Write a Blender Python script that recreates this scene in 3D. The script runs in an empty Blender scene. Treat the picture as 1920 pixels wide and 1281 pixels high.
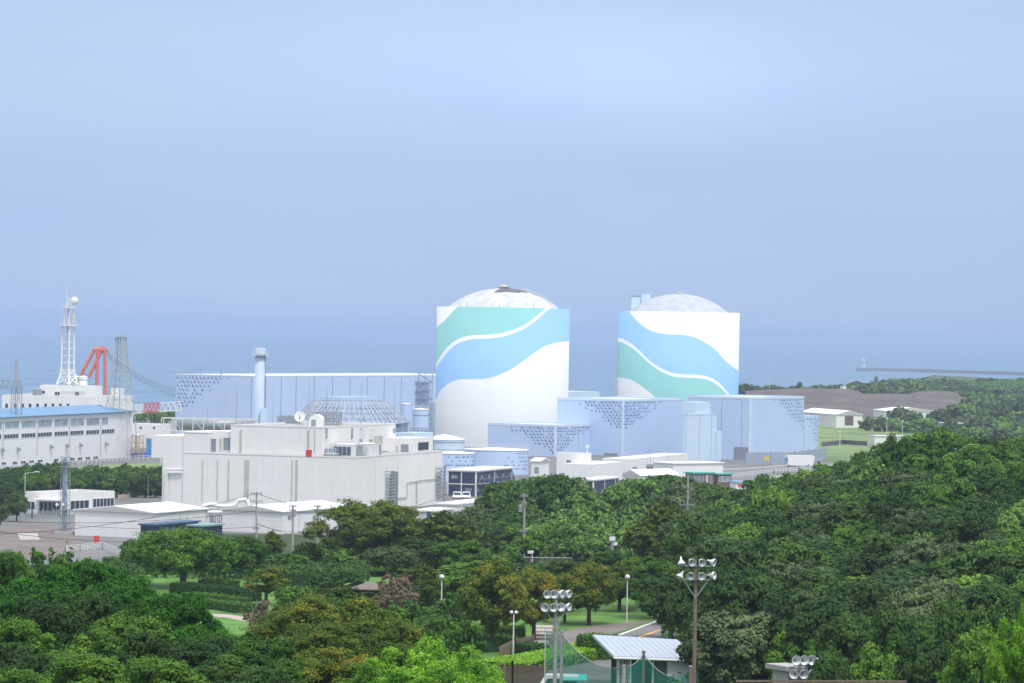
import bpy, math, random
import numpy as np
from mathutils import Vector, Matrix
C = bpy.context.scene
COL = C.collection
R = math.radians
# ------------------------------------------------------------------ camera
F = 6650.0            # focal length in pixels of a 1920 wide frame
K = 1.75              # depth of the site runs in units of K metres
EYE = Vector((0, 0, 52))
ROLL = R(1.0); PITCH = math.atan(16.5/3800*3800/F)
_f = Vector((0, math.cos(PITCH), -math.sin(PITCH)))
_U = Vector((0, math.sin(PITCH), math.cos(PITCH)))
_H = Vector((1, 0, 0))
_r = _H*math.cos(ROLL) + _U*math.sin(ROLL)
_u = -_H*math.sin(ROLL) + _U*math.cos(ROLL)
cd = bpy.data.cameras.new('camera'); cam = bpy.data.objects.new('camera', cd); COL.objects.link(cam)
cd.sensor_width = 36; cd.lens = F/1920*36; cd.clip_start = 1; cd.clip_end = 200000
M = Matrix((( _r.x, _u.x, -_f.x, EYE.x), (_r.y, _u.y, -_f.y, EYE.y), (_r.z, _u.z, -_f.z, EYE.z), (0, 0, 0, 1)))
cam.matrix_world = M
C.camera = cam
# ------------------------------------------------------------------ world
SUN_EL, SUN_AZ = R(60), R(152)     # azimuth from +Y clockwise: right of and behind the camera
w = bpy.data.worlds.new('World'); C.world = w; w.use_nodes = True
nt = w.node_tree; N = nt.nodes; L = nt.links; N.clear()
def nd(t, **k):
    n = N.new(t)
    for a, b in k.items(): setattr(n, a, b)
    return n
out = nd('ShaderNodeOutputWorld'); bg = nd('ShaderNodeBackground')
sky = nd('ShaderNodeTexSky', sky_type='NISHITA'); sky.sun_disc = False
sky.sun_elevation = SUN_EL; sky.sun_rotation = SUN_AZ
sc_ = nd('ShaderNodeVectorMath', operation='SCALE'); sc_.inputs['Scale'].default_value = 0.10
L.new(sky.outputs[0], sc_.inputs[0])
tc = nd('ShaderNodeTexCoord'); sx = nd('ShaderNodeSeparateXYZ'); L.new(tc.outputs['Generated'], sx.inputs[0])
mp = nd('ShaderNodeMapping'); mp.inputs['Scale'].default_value = (5, 5, 22); mp.inputs['Location'].default_value = (3.1, 0.4, 0.3)
L.new(tc.outputs['Generated'], mp.inputs[0])
no = nd('ShaderNodeTexNoise'); no.inputs['Scale'].default_value = 1.6; no.inputs['Detail'].default_value = 4; no.inputs['Roughness'].default_value = .45
L.new(mp.outputs[0], no.inputs['Vector'])
cr = nd('ShaderNodeValToRGB'); L.new(sx.outputs['Z'], cr.inputs[0])
def ramp(cr, stops):
    e = cr.color_ramp.elements
    while len(e) > 1: e.remove(e[-1])
    e[0].position = stops[0][0]; e[0].color = (*stops[0][1], 1)
    for p, c in stops[1:]:
        x = e.new(p); x.color = (*c, 1)
ramp(cr, [(0.0, (.43, .565, .86)), (0.014, (.41, .55, .835)), (0.03, (.40, .54, .825)), (0.055, (.43, .57, .84)), (0.082, (.445, .58, .84)), (0.10, (.45, .58, .83)), (.22, (.80, .86, .98)), (1, (1.42, 1.43, 1.45))])
br = nd('ShaderNodeValToRGB'); L.new(no.outputs['Fac'], br.inputs[0])
ramp(br, [(0.30, (.97, .955, .985)), (0.5, (1, 1, 1)), (0.70, (1.08, 1.04, 1.01))])
# a thinner, brighter patch of cloud high right of centre
dt = nd('ShaderNodeVectorMath', operation='SUBTRACT'); dt.inputs[1].default_value = (.018, .99, .075); L.new(tc.outputs['Generated'], dt.inputs[0])
ds = nd('ShaderNodeVectorMath', operation='MULTIPLY'); ds.inputs[1].default_value = (8, 0, 42); L.new(dt.outputs[0], ds.inputs[0])
ln = nd('ShaderNodeVectorMath', operation='LENGTH'); L.new(ds.outputs[0], ln.inputs[0])
mr = nd('ShaderNodeMapRange', interpolation_type='SMOOTHSTEP'); L.new(ln.outputs['Value'], mr.inputs[0])
mr.inputs[1].default_value = 0; mr.inputs[2].default_value = 1.3; mr.inputs[3].default_value = 1.17; mr.inputs[4].default_value = 1.0
m1 = nd('ShaderNodeVectorMath', operation='MULTIPLY'); L.new(cr.outputs[0], m1.inputs[0]); L.new(br.outputs[0], m1.inputs[1])
m2 = nd('ShaderNodeVectorMath', operation='SCALE'); L.new(m1.outputs[0], m2.inputs[0]); L.new(mr.outputs[0], m2.inputs['Scale'])
mx = nd('ShaderNodeMix', data_type='RGBA'); mx.inputs['Factor'].default_value = 0.9
L.new(sc_.outputs[0], mx.inputs['A']); L.new(m2.outputs[0], mx.inputs['B'])
L.new(mx.outputs['Result'], bg.inputs[0]); bg.inputs[1].default_value = 0.76; L.new(bg.outputs[0], out.inputs[0])
# ------------------------------------------------------------------ sun
sd = bpy.data.lights.new('sun', 'SUN'); sd.energy = 1.8; sd.angle = R(11); sd.color = (1, .985, .96)
so = bpy.data.objects.new('sun', sd); COL.objects.link(so)
sv = Vector((math.sin(SUN_AZ)*math.cos(SUN_EL), math.cos(SUN_AZ)*math.cos(SUN_EL), math.sin(SUN_EL)))
so.rotation_euler = sv.to_track_quat('Z', 'Y').to_euler(); so.location = (0, -50, 200)
vs = C.view_settings; vs.view_transform = 'Standard'; vs.look = 'None'; vs.gamma = 1; vs.use_curve_mapping = False; vs.exposure = 0.55
C.cycles.max_bounces = 5; C.cycles.diffuse_bounces = 3; C.cycles.transparent_max_bounces = 12; C.cycles.volume_bounces = 1
# ------------------------------------------------------------------ pixel <-> world
def ray(px, py): return _f + _r*((px-960)/F) + _u*((640.5-py)/F)
def P(px, py, d):
    v = ray(px, py); return EYE + v*(d*K/v.y)
def G(px, py, z):
    v = ray(px, py); return EYE + v*((z-52)/v.z)
def colX(px, Y, z):
    q = Vector((0, Y, z-52)); t = (px-960)/F
    # (q+X*H).r = t*(q+X*H).f
    return (t*q.dot(_f)-q.dot(_r))/(_H.dot(_r)-t*_H.dot(_f))
def topx(p):
    q = Vector(p)-EYE; f = q.dot(_f); return 960+q.dot(_r)/f*F, 640.5-q.dot(_u)/f*F
def S01(t): t = np.clip(t, 0, 1); return t*t*(3-2*t)
def H(x, Y):
    x = np.asarray(x, float); d = np.asarray(Y, float)/K
    z = np.interp(d, [-200, 0, 40, 60, 85, 110, 135, 228, 270, 305, 325], [50, 48, 43, 38, 32, 28, 24, 24, 20, 15, 13])
    ixl = x/np.maximum(d, 1)*3800
    z = z + np.interp(d, [0, 60, 85, 110, 125, 150], [0, 0, 1, 3, 3, 0])*(1-S01((ixl+330)/330))
    z = z + 8.5*np.exp(-np.abs((x-17)/27)**3)*np.exp(-((d-345)/36)**2)
    z = z + 15*S01((x-20)/50)*np.exp(-((d-300)/np.where(d < 300, 85, 60))**2)
    ix = x/np.maximum(d, 1)*3800
    right = S01((ix-280)/110)
    z = z + 7*S01((d-1100)/120)*right
    z = z + 3*right*S01((d-1000)/200)*np.sin(x*.021+d*.006)*np.cos(x*.012-1)
    coast = 900*(1-right)+(1270+420*S01((ix-640)/160))*right
    z = np.where(d > 600, z - (z+8)*S01((d-coast)/40), z)
    return z
def h(x, Y): return float(H(x, Y))
# ------------------------------------------------------------------ materials
MATS = {}
def mat(name, rgb, rough=.6, metal=0, var=.06, scale=.5, streak=0, bump=0, panel=None, pdark=.85, spec=.25, alpha=1, rgb2=None, emit=None, trans=0):
    if name in MATS: return MATS[name]
    m = bpy.data.materials.new(name); m.use_nodes = True; t = m.node_tree; n = t.nodes; l = t.links
    b = n['Principled BSDF']; b.inputs['Roughness'].default_value = rough; b.inputs['Metallic'].default_value = metal
    b.inputs['Specular IOR Level'].default_value = spec
    tc = n.new('ShaderNodeTexCoord'); no = n.new('ShaderNodeTexNoise'); no.inputs['Scale'].default_value = scale; no.inputs['Detail'].default_value = 5
    l.new(tc.outputs['Object'], no.inputs['Vector'])
    r = n.new('ShaderNodeValToRGB'); l.new(no.outputs['Fac'], r.inputs[0])
    c2 = rgb2 or tuple(c*(1-2.2*var) for c in rgb)
    ramp(r, [(.3, c2), (.65, rgb)])
    o = r.outputs[0]
    def mul(o, fac_out):
        x = n.new('ShaderNodeVectorMath'); x.operation = 'SCALE'; l.new(o, x.inputs[0]); l.new(fac_out, x.inputs['Scale']); return x.outputs[0]
    if streak:
        mp = n.new('ShaderNodeMapping'); mp.inputs['Scale'].default_value = (1.3, 1.3, .06); l.new(tc.outputs['Object'], mp.inputs[0])
        n2 = n.new('ShaderNodeTexNoise'); n2.inputs['Scale'].default_value = 1.0; n2.inputs['Detail'].default_value = 6; l.new(mp.outputs[0], n2.inputs['Vector'])
        q = n.new('ShaderNodeMapRange'); l.new(n2.outputs['Fac'], q.inputs[0])
        q.inputs[1].default_value = .35; q.inputs[2].default_value = .6; q.inputs[3].default_value = 1-streak; q.inputs[4].default_value = 1
        o = mul(o, q.outputs[0])
    if panel:
        s = n.new('ShaderNodeSeparateXYZ'); l.new(tc.outputs['Object'], s.inputs[0])
        a = n.new('ShaderNodeMath'); a.operation = 'WRAP'; l.new(s.outputs['Z'], a.inputs[0]); a.inputs[1].default_value = 0; a.inputs[2].default_value = panel
        g = n.new('ShaderNodeMath'); g.operation = 'GREATER_THAN'; l.new(a.outputs[0], g.inputs[0]); g.inputs[1].default_value = panel*.12
        q = n.new('ShaderNodeMapRange'); l.new(g.outputs[0], q.inputs[0]); q.inputs[3].default_value = pdark; q.inputs[4].default_value = 1
        o = mul(o, q.outputs[0])
    l.new(o, b.inputs['Base Color'])
    if bump:
        bp = n.new('ShaderNodeBump'); bp.inputs['Strength'].default_value = bump; bp.inputs['Distance'].default_value = .1
        n3 = n.new('ShaderNodeTexNoise'); n3.inputs['Scale'].default_value = scale*6; l.new(tc.outputs['Object'], n3.inputs['Vector'])
        l.new(n3.outputs['Fac'], bp.inputs['Height']); l.new(bp.outputs[0], b.inputs['Normal'])
    if alpha < 1:
        tr = n.new('ShaderNodeBsdfTransparent'); ms = n.new('ShaderNodeMixShader'); ms.inputs[0].default_value = alpha
        l.new(tr.outputs[0], ms.inputs[1]); l.new(b.outputs[0], ms.inputs[2]); l.new(ms.outputs[0], n['Material Output'].inputs[0])
    MATS[name] = m; return m
white = mat('white_render', (.80, .80, .79), .6, streak=.05, var=.02, scale=.3)
offw = mat('ivory_render', (.80, .79, .775), .7, streak=.035, var=.02, scale=.25, panel=3.0, pdark=.98)
roofw = mat('white_roof', (.85, .85, .84), .6, var=.04, scale=.12)
roofg = mat('grey_roof', (.42, .42, .42), .8, var=.12, scale=.4)
shedw = mat('white_siding', (.78, .78, .78), .5, var=.02, streak=.04, panel=1.2, pdark=.93)
blue = mat('pale_blue_cladding', (.51, .64, .86), .55, var=.02, scale=.08, streak=.03)
blue2 = mat('pale_aqua_cladding', (.60, .74, .88), .55, var=.02, scale=.1, streak=.04)
blueroof = mat('pale_blue_roof', (.66, .74, .86), .6, var=.05, scale=.2)
gullm = mat('gull_paint', (.07, .13, .32), .6, var=.02)
seam = mat('joint_grey', (.22, .28, .42), .7)
glass = mat('dark_glass', (.05, .07, .10), .15, var=.1, scale=1)
glassl = mat('pale_glass', (.30, .36, .42), .2, var=.25, scale=.6)
louv = mat('grey_louvre', (.28, .31, .36), .5, panel=.35, pdark=.6)
steelw = mat('white_steel', (.72, .73, .73), .45, var=.05, scale=1)
steelg = mat('grey_steel', (.36, .39, .42), .45, var=.1, scale=1, metal=.3)
steelo = mat("galvanised_olive_steel", (.46, .47, .43), .6, var=.12, scale=1)
steelb = mat('blue_grey_steel', (.30, .37, .46), .5, var=.08, scale=1)
red = mat('red_paint', (.72, .10, .07), .5, var=.08, scale=.8)
navy = mat('navy_cladding', (.045, .06, .115), .5, var=.08, scale=.6)
bluesheet = mat('bright_blue_sheet', (.05, .17, .60), .5, var=.15, scale=.6)
stain = mat('weathered_downpipe', (.54, .53, .47), .7, var=.1)
darkm = mat('dark_patch', (.16, .16, .17), .8, var=.2, scale=1.2)
concrete = mat('concrete', (.42, .41, .40), .8, var=.1, scale=.5, bump=.2)
polem = mat('concrete_pole', (.38, .37, .36), .8, var=.08, scale=1)
woodp = mat('brown_pole', (.22, .17, .13), .8, var=.12, scale=2)
wirem = mat('black_cable', (.03, .03, .035), .6)
chrome = mat('polished_reflector', (.72, .73, .75), .3, metal=.35, var=.05, scale=2)
teal = mat('teal_sheet', (.10, .50, .42), .6, var=.06, scale=.6)
skyroof = mat('blue_metal_roof', (.14, .29, .50), .45, var=.06, scale=.2)
silver = mat('pale_metal_roof', (.42, .48, .57), .5, var=.05, scale=1.2, streak=.05)
netm = mat('green_net', (.03, .26, .20), .8, alpha=.5)
asphalt = mat('asphalt', (.21, .21, .21), .9, scale=.06, rgb2=(.13, .13, .135), bump=.2)
paving = mat('reddish_paving', (.215, .185, .175), .9, scale=.15, rgb2=(.15, .125, .12), bump=.2)
lawnm = mat('lawn', (.12, .26, .05), .9, scale=.22, rgb2=(.06, .135, .03), bump=.5)
fieldm = mat('rough_grass', (.20, .29, .10), .9, scale=.04, rgb2=(.12, .16, .07), bump=.4)
earth = mat('brown_earth', (.15, .125, .12), .95, scale=.06, rgb2=(.095, .08, .078), bump=.5, panel=2.2, pdark=.85)
floorm = mat('woodland_floor', (.05, .085, .03), .95, scale=.2, rgb2=(.03, .045, .02), bump=.4)
linew = mat('road_white_line', (.75, .75, .75), .7)
lineo = mat('road_orange_line', (.70, .42, .12), .7)
bark = mat('bark', (.12, .095, .07), .9, var=.2, scale=3)
barkl = mat('pale_bark', (.34, .31, .28), .9, var=.15, scale=3)
hedgesolid = mat('hedge_core', (.03, .06, .02), .9)
# ------------------------------------------------------------------ mesh builder
class MB:
    def __init__(s): s.v = []; s.f = []
    def add(s, vs, fs):
        o = len(s.v); s.v += [tuple(v) for v in vs]; s.f += [tuple(o+i for i in f) for f in fs]; return s
    def box8(s, q): # bottom 4 ccw, top 4
        return s.add(q, [(3, 2, 1, 0), (4, 5, 6, 7), (0, 1, 5, 4), (1, 2, 6, 5), (2, 3, 7, 6), (3, 0, 4, 7)])
    def prism(s, poly, z0, z1):
        n = len(poly); s.add([(p[0], p[1], z0) for p in poly]+[(p[0], p[1], z1) for p in poly],
            [tuple(range(n-1, -1, -1)), tuple(range(n, 2*n))]+[(i, (i+1) % n, n+(i+1) % n, n+i) for i in range(n)]); return s
    def box(s, c, sx, sy, sz, rz=0):
        a, b = math.cos(rz), math.sin(rz); q = []
        for z in (c[2], c[2]+sz):
            for x, y in ((-sx/2, -sy/2), (sx/2, -sy/2), (sx/2, sy/2), (-sx/2, sy/2)): q.append((c[0]+x*a-y*b, c[1]+x*b+y*a, z))
        return s.box8(q)
    def tube(s, p, q, r, r2=None, n=6):
        p, q = Vector(p), Vector(q); r2 = r if r2 is None else r2
        d = (q-p); 
        if d.length < 1e-6: return s
        d.normalize(); a = d.orthogonal().normalized(); b = d.cross(a)
        vs = [p+(a*math.cos(t)+b*math.sin(t))*r for t in [2*math.pi*i/n for i in range(n)]]+[q+(a*math.cos(t)+b*math.sin(t))*r2 for t in [2*math.pi*i/n for i in range(n)]]
        return s.add(vs, [tuple(range(n-1, -1, -1)), tuple(range(n, 2*n))]+[(i, (i+1) % n, n+(i+1) % n, n+i) for i in range(n)])
    def path(s, pts, r, n=6):
        for a, b in zip(pts, pts[1:]): s.tube(a, b, r, n=n)
        return s
    def lathe(s, c, prof, n=48, ax=None):
        # prof list of (r, z); revolve around z through c (or axis ax)
        Mx = Matrix.Identity(3) if ax is None else Vector(ax).normalized().to_track_quat('Z', 'Y').to_matrix()
        vs = []; c = Vector(c)
        for r, z in prof:
            for i in range(n):
                t = 2*math.pi*i/n; vs.append(c+Mx @ Vector((r*math.cos(t), r*math.sin(t), z)))
        fs = []
        for k in range(len(prof)-1):
            for i in range(n): j = (i+1) % n; fs.append((k*n+i, k*n+j, (k+1)*n+j, (k+1)*n+i))
        return s.add(vs, fs)
    def mesh(s, name, m, org, smooth=False):
        me = bpy.data.meshes.new(name); me.from_pydata([(v[0]-org[0], v[1]-org[1], v[2]-org[2]) for v in s.v], [], s.f)
        me.materials.append(m)
        if smooth: me.shade_smooth()
        me.update(); return me
def wl(o):
    v = Vector(o.location)
    while o.parent: o = o.parent; v += o.location
    return v
def props(o, label=None, cat=None, group=None, kind=None):
    if label: o['label'] = label
    if cat: o['category'] = cat
    if group: o['group'] = group
    if kind: o['kind'] = kind
    return o
def thing(name, loc, label, cat, group=None):
    o = bpy.data.objects.new(name, None); o.empty_display_size = .5; COL.objects.link(o); o.location = loc; return props(o, label, cat, group)
def part(name, mb, m, parent, smooth=False, label=None):
    me = mb.mesh(name, m, wl(parent), smooth); o = bpy.data.objects.new(name, me); COL.objects.link(o); o.parent = parent
    if label: o['label'] = label
    return o
def solo(name, mb, m, loc, label=None, cat=None, group=None, kind=None, smooth=False):
    me = mb.mesh(name, m, loc, smooth); o = bpy.data.objects.new(name, me); COL.objects.link(o); o.location = loc
    return props(o, label, cat, group, kind)
def copytree(root, loc, rz, scale, label=None, group=None):
    r = root.copy(); COL.objects.link(r); r.location = loc; r.rotation_euler = (0, 0, rz); r.scale = scale
    if label: r['label'] = label
    if group: r['group'] = group
    for ch in root.children:
        c = ch.copy(); COL.objects.link(c); c.parent = r
        for g in ch.children: q = g.copy(); COL.objects.link(q); q.parent = c
    return r
# ------------------------------------------------------------------ ground, sea
xs = np.concatenate([np.arange(-1600, -300, 50), np.arange(-300, -160, 14), np.arange(-160, 160, 4), np.arange(160, 300, 14), np.arange(300, 2200, 50)])
ys = np.concatenate([np.arange(-400, 0, 40), np.arange(0, 700, 5), np.arange(700, 1500, 25), np.arange(1500, 3300, 25)])
XX, YY = np.meshgrid(xs, ys); ZZ = H(XX, YY)
mb = MB(); mb.v = list(zip(XX.ravel().tolist(), YY.ravel().tolist(), ZZ.ravel().tolist())); nx = len(xs)
mb.f = [(j*nx+i, j*nx+i+1, (j+1)*nx+i+1, (j+1)*nx+i) for j in range(len(ys)-1) for i in range(nx-1)]
solo('ground', mb, floorm, (0, 0, 0), kind='structure', smooth=True)
# sea
sm = bpy.data.materials.new('sea_water'); sm.use_nodes = True; n = sm.node_tree.nodes; l = sm.node_tree.links; b = n['Principled BSDF']
b.inputs['Base Color'].default_value = (.08, .19, .36, 1); b.inputs['Roughness'].default_value = .5; b.inputs['Specular IOR Level'].default_value = .3
tcn = n.new('ShaderNodeTexCoord'); mpn = n.new('ShaderNodeMapping'); mpn.inputs['Scale'].default_value = (.03, .012, 1); l.new(tcn.outputs['Object'], mpn.inputs[0])
wn = n.new('ShaderNodeTexNoise'); wn.inputs['Scale'].default_value = 1; wn.inputs['Detail'].default_value = 8; l.new(mpn.outputs[0], wn.inputs['Vector'])
bpn = n.new('ShaderNodeBump'); bpn.inputs['Strength'].default_value = .6; bpn.inputs['Distance'].default_value = 3; l.new(wn.outputs['Fac'], bpn.inputs['Height']); l.new(bpn.outputs[0], b.inputs['Normal'])
rpn = n.new('ShaderNodeValToRGB'); l.new(wn.outputs['Fac'], rpn.inputs[0]); ramp(rpn, [(.35, (.06, .14, .25)), (.60, (.11, .22, .35)), (.745, (.12, .23, .36)), (.77, (.7, .75, .8))]); l.new(rpn.outputs[0], b.inputs['Base Color'])
mb = MB(); mb.add([(-40000, 600, 0), (40000, 600, 0), (60000, 120000, 0), (-60000, 120000, 0)], [(0, 1, 2, 3)])
solo('sea', mb, sm, (0, 0, 0), kind='structure')
# haze
hz = bpy.data.materials.new('haze_air'); hz.use_nodes = True; hn = hz.node_tree.nodes; hn.clear()
pv = hn.new('ShaderNodeVolumePrincipled'); pv.inputs['Color'].default_value = (.50, .61, .81, 1); pv.inputs['Density'].default_value = .000115; pv.inputs['Anisotropy'].default_value = .2
ho = hn.new('ShaderNodeOutputMaterial'); hz.node_tree.links.new(pv.outputs[0], ho.inputs['Volume'])
mb = MB().box((0, 60000, -9), 126000, 124000, 93)
HZ = solo('haze', mb, hz, (0, 0, 0), kind='stuff')
def sheet(name, pts, m, z=None, kind='structure', dz=.004, **k):
    """flat or terrain following polygon sheet from world xy points"""
    mb = MB(); mb.add([(p[0], p[1], (z if z is not None else h(p[0], p[1]))+dz) for p in pts], [tuple(range(len(pts)))])
    return solo(name, mb, m, (0, 0, 0), kind=kind, **k)
def drape(name, px0, px1, d0, d1, m, dz=.05, nx=40, ny=30):
    mb = MB()
    for j in range(ny+1):
        d = d0+(d1-d0)*j/ny
        for i in range(nx+1):
            ix = px0+(px1-px0)*i/nx; x = (ix-960)/3800*d; mb.v.append((x, d*K, h(x, d*K)+dz))
    mb.f = [(j*(nx+1)+i, j*(nx+1)+i+1, (j+1)*(nx+1)+i+1, (j+1)*(nx+1)+i) for j in range(ny) for i in range(nx)]
    return solo(name, mb, m, (0, 0, 0), kind='structure')
# plant yard
YD = [(-420, 325*K), (-60, 325*K), (-60, 384*K), (100, 384*K), (160, 470*K), (160, 640*K), (108, 700*K), (300, 880*K), (60, 880*K), (-300, 870*K), (-420, 800*K)]
sheet('plant_yard', YD, asphalt, 13)
drape('park_lawn', 150, 1290, 140, 250, lawnm, dz=.01)
drape('rough_grass_field', 1535, 2300, 640, 1000, fieldm, dz=.03)
drape('far_meadow', 1380, 2500, 1010, 1640, mat('far_scrub_ground', (.07, .12, .05), .9, scale=.03, rgb2=(.045, .08, .035)), dz=.06)
# road and path below the park
gp = lambda pts, z=24: [G(x, y, z) for x, y in pts]
sheet('road', gp([(900, 1312), (1062, 1226), (1236, 1162), (1320, 1150), (1340, 1200), (1180, 1330)]), asphalt, 24, dz=.03)
sheet('road_line', gp([(1050, 1230), (1232, 1164), (1236, 1165), (1055, 1232)]), linew, 24, dz=.04)
sheet('centre_line', gp([(1190, 1197), (1240, 1180), (1242, 1182), (1192, 1199)]), lineo, 24, dz=.04)
sheet('footpath', gp([(990, 1240), (1000, 1200), (1085, 1178), (1175, 1167), (1222, 1164), (1055, 1224), (1010, 1245)]), paving, 24, dz=.025)
sheet('forecourt_paving', gp([(-80, 992), (130, 985), (155, 1020), (130, 1046), (-80, 1046)], 13), paving, 13, dz=.008)
sheet('crossing_marking', gp([(32, 1000), (70, 1000), (75, 1012), (38, 1012)], 13), mat('pale_paving', (.42, .41, .40), .9), 13, dz=.013)
sheet('garden_path', gp([(370, 1150), (430, 1153), (480, 1160), (460, 1166), (420, 1158), (365, 1156)]), mat('pale_stone', (.45, .38, .34), .9), 24, dz=.03)
# ------------------------------------------------------------------ faces and buildings
class Face:
    def __init__(s, A, d, n): s.A = Vector((A[0], A[1])); s.d = Vector(d); s.n = Vector(n)
    def pt(s, t, z, off=0): q = s.A+s.d*t+s.n*off; return (q.x, q.y, z)
    def hit(s, px, py):
        v = ray(px, py); nn = Vector((s.n.x, s.n.y, 0)); a = Vector((s.A.x, s.A.y, 0))
        t = (a-Vector((EYE.x, EYE.y, 0))).dot(nn)/v.dot(nn); p = EYE+v*t
        return (Vector((p.x, p.y))-s.A).dot(s.d), p.z
    def slab(s, mb, s0, s1, z0, z1, o0, o1):
        q = [s.pt(s0, z0, o1), s.pt(s1, z0, o1), s.pt(s1, z0, o0), s.pt(s0, z0, o0)]
        q += [(x, y, z1) for x, y, _ in q]; return mb.box8(q)
    def pslab(s, mb, x0, y0, x1, y1, o0, o1):
        a, za = s.hit(x0, y0); b_, zb = s.hit(x1, y1)
        a2, _ = s.hit(x0, (y0+y1)/2); b2, _ = s.hit(x1, (y0+y1)/2)
        return s.slab(mb, min(a2, b2), max(a2, b2), min(za, zb), max(za, zb), o0, o1)
def grid(deg):
    v = Vector((math.cos(R(deg)), math.sin(R(deg)))); return Vector((-v.y, v.x)), v
GP, GO = grid(62), grid(71)
def reach(A, d, px, z):
    lo, hi = 0, 600
    s = 1 if topx((A[0]+d[0]*300, A[1]+d[1]*300, z))[0] > topx((A[0], A[1], z))[0] else -1
    for _ in range(50):
        m = (lo+hi)/2; x = topx((A[0]+d[0]*m, A[1]+d[1]*m, z))[0]
        if (x-px)*s < 0: lo = m
        else: hi = m
    return lo
class Bld:
    def __init__(s, name, label, cat, px, d, lpx, rpx, topy, z0=13, g=GP, wall=blue, roof=blueroof, par=.4, kind='flat', group=None, z1=None, off=0, wname='wall', depth=None, Lu=None):
        u, v = g; Y = d*K
        zt = z1 if z1 is not None else P(px, topy, d).z
        X = colX(px, Y, zt); A = Vector((X, Y))
        s.u, s.v, s.A, s.z0, s.z1 = u, v, A, z0, zt
        s.Lu = Lu or reach(A, u, lpx, zt); s.Lv = depth or reach(A, v, rpx, zt)
        s.L = Face(A, u, -v); s.R = Face(A, v, -u)
        s.root = thing(name, (A.x, A.y, z0), label, cat, group)
        c = [A, A+v*s.Lv, A+v*s.Lv+u*s.Lu, A+u*s.Lu]; s.c = c
        mb = MB()
        if kind == 'flat':
            t = .3; zi = zt-par
            i_ = [A+u*t+v*t, A+v*(s.Lv-t)+u*t, A+v*(s.Lv-t)+u*(s.Lu-t), A+u*(s.Lu-t)+v*t]
            vs = [(p.x, p.y, z0) for p in c]+[(p.x, p.y, zt) for p in c]+[(p.x, p.y, zt) for p in i_]+[(p.x, p.y, zi-.2) for p in i_]
            fs = []
            for k in range(4):
                j = (k+1) % 4; fs += [(k, j, 4+j, 4+k), (4+k, 4+j, 8+j, 8+k), (8+k, 8+j, 12+j, 12+k)]
            mb.add(vs, fs); part(wname, mb, wall, s.root)
            part('roof', MB().prism([(p.x, p.y) for p in i_], zi-.15, zi), roof, s.root)
        else:
            mb.prism([(p.x, p.y) for p in c], z0, zt); part(wname, mb, wall, s.root)
            o = .35; e = [A-u*o-v*o, A+v*(s.Lv+o)-u*o, A+v*(s.Lv+o)+u*(s.Lu+o), A+u*(s.Lu+o)-v*o]
            if kind == 'slab': part('roof', MB().prism([(p.x, p.y) for p in e], zt+.003, zt+.3), roof, s.root)
            elif kind in ('gu', 'gv'):   # gable, ridge along u or v
                rise = par
                if kind == 'gv': r0, r1 = (e[0]+e[3])/2, (e[1]+e[2])/2; order = [e[0], e[1], e[2], e[3]]; ri = [r0, r1]; F_ = [(0, 1, 5, 4), (2, 3, 4, 5)]; gab = [(0, 4, 3), (1, 2, 5)]
                else: r0, r1 = (e[0]+e[1])/2, (e[3]+e[2])/2; order = e; ri = [r0, r1]; F_ = [(3, 0, 4, 5), (1, 2, 5, 4)]; gab = [(0, 1, 4), (2, 3, 5)]
                vs = [(p.x, p.y, zt+.02) for p in order]+[(p.x, p.y, zt+rise) for p in ri]
                vs2 = [(x, y, z+.18) for x, y, z in vs]
                rb = MB(); rb.add(vs2, F_); rb.add(vs, [tuple(reversed(f)) for f in F_])
                for k in range(4): j = (k+1) % 4; rb.add([vs[k], vs[j], vs2[j], vs2[k]], [(0, 1, 2, 3)])
                for f in gab: rb.add([vs[f[0]], vs[f[1]], vs[f[2]], vs2[f[2]]], [(0, 1, 2)]) ; rb.add([vs2[i] for i in f], [(0, 1, 2)])
                part('roof', rb, roof, s.root)
    def box(s, face, x0, y0, x1, y1, name, m, o1=.12, o0=0, label=None):
        mb = MB(); face.pslab(mb, x0, y0, x1, y1, o0-.05, o1); return part(name, mb, m, s.root, label=label)
    def win(s, face, x0, y0, x1, y1, panes=1, m=glass, fm=steelw, name='window'):
        a, za = face.hit((x0), (y0+y1)/2); b_, zb = face.hit(x1, (y0+y1)/2); xm = (x0+x1)/2
        zt = face.hit(xm, y0)[1]; zb = face.hit(xm, y1)[1]; a, b_ = min(a, b_), max(a, b_)
        fw = min(.12, (b_-a)*.12)
        fr = MB()
        for q in ((a-fw, b_+fw, zt, zt+fw), (a-fw, b_+fw, zb-fw, zb), (a-fw, a, zb, zt), (b_, b_+fw, zb, zt)): face.slab(fr, *q, -.05, .08)
        for k in range(1, panes): t = a+(b_-a)*k/panes; face.slab(fr, t-fw/2, t+fw/2, zb, zt, -.05, .07)
        o = part(name, fr, fm, s.root); pn = MB(); face.slab(pn, a, b_, zb, zt, -.05, .02); part('pane', pn, m, o)
        return o
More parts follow.
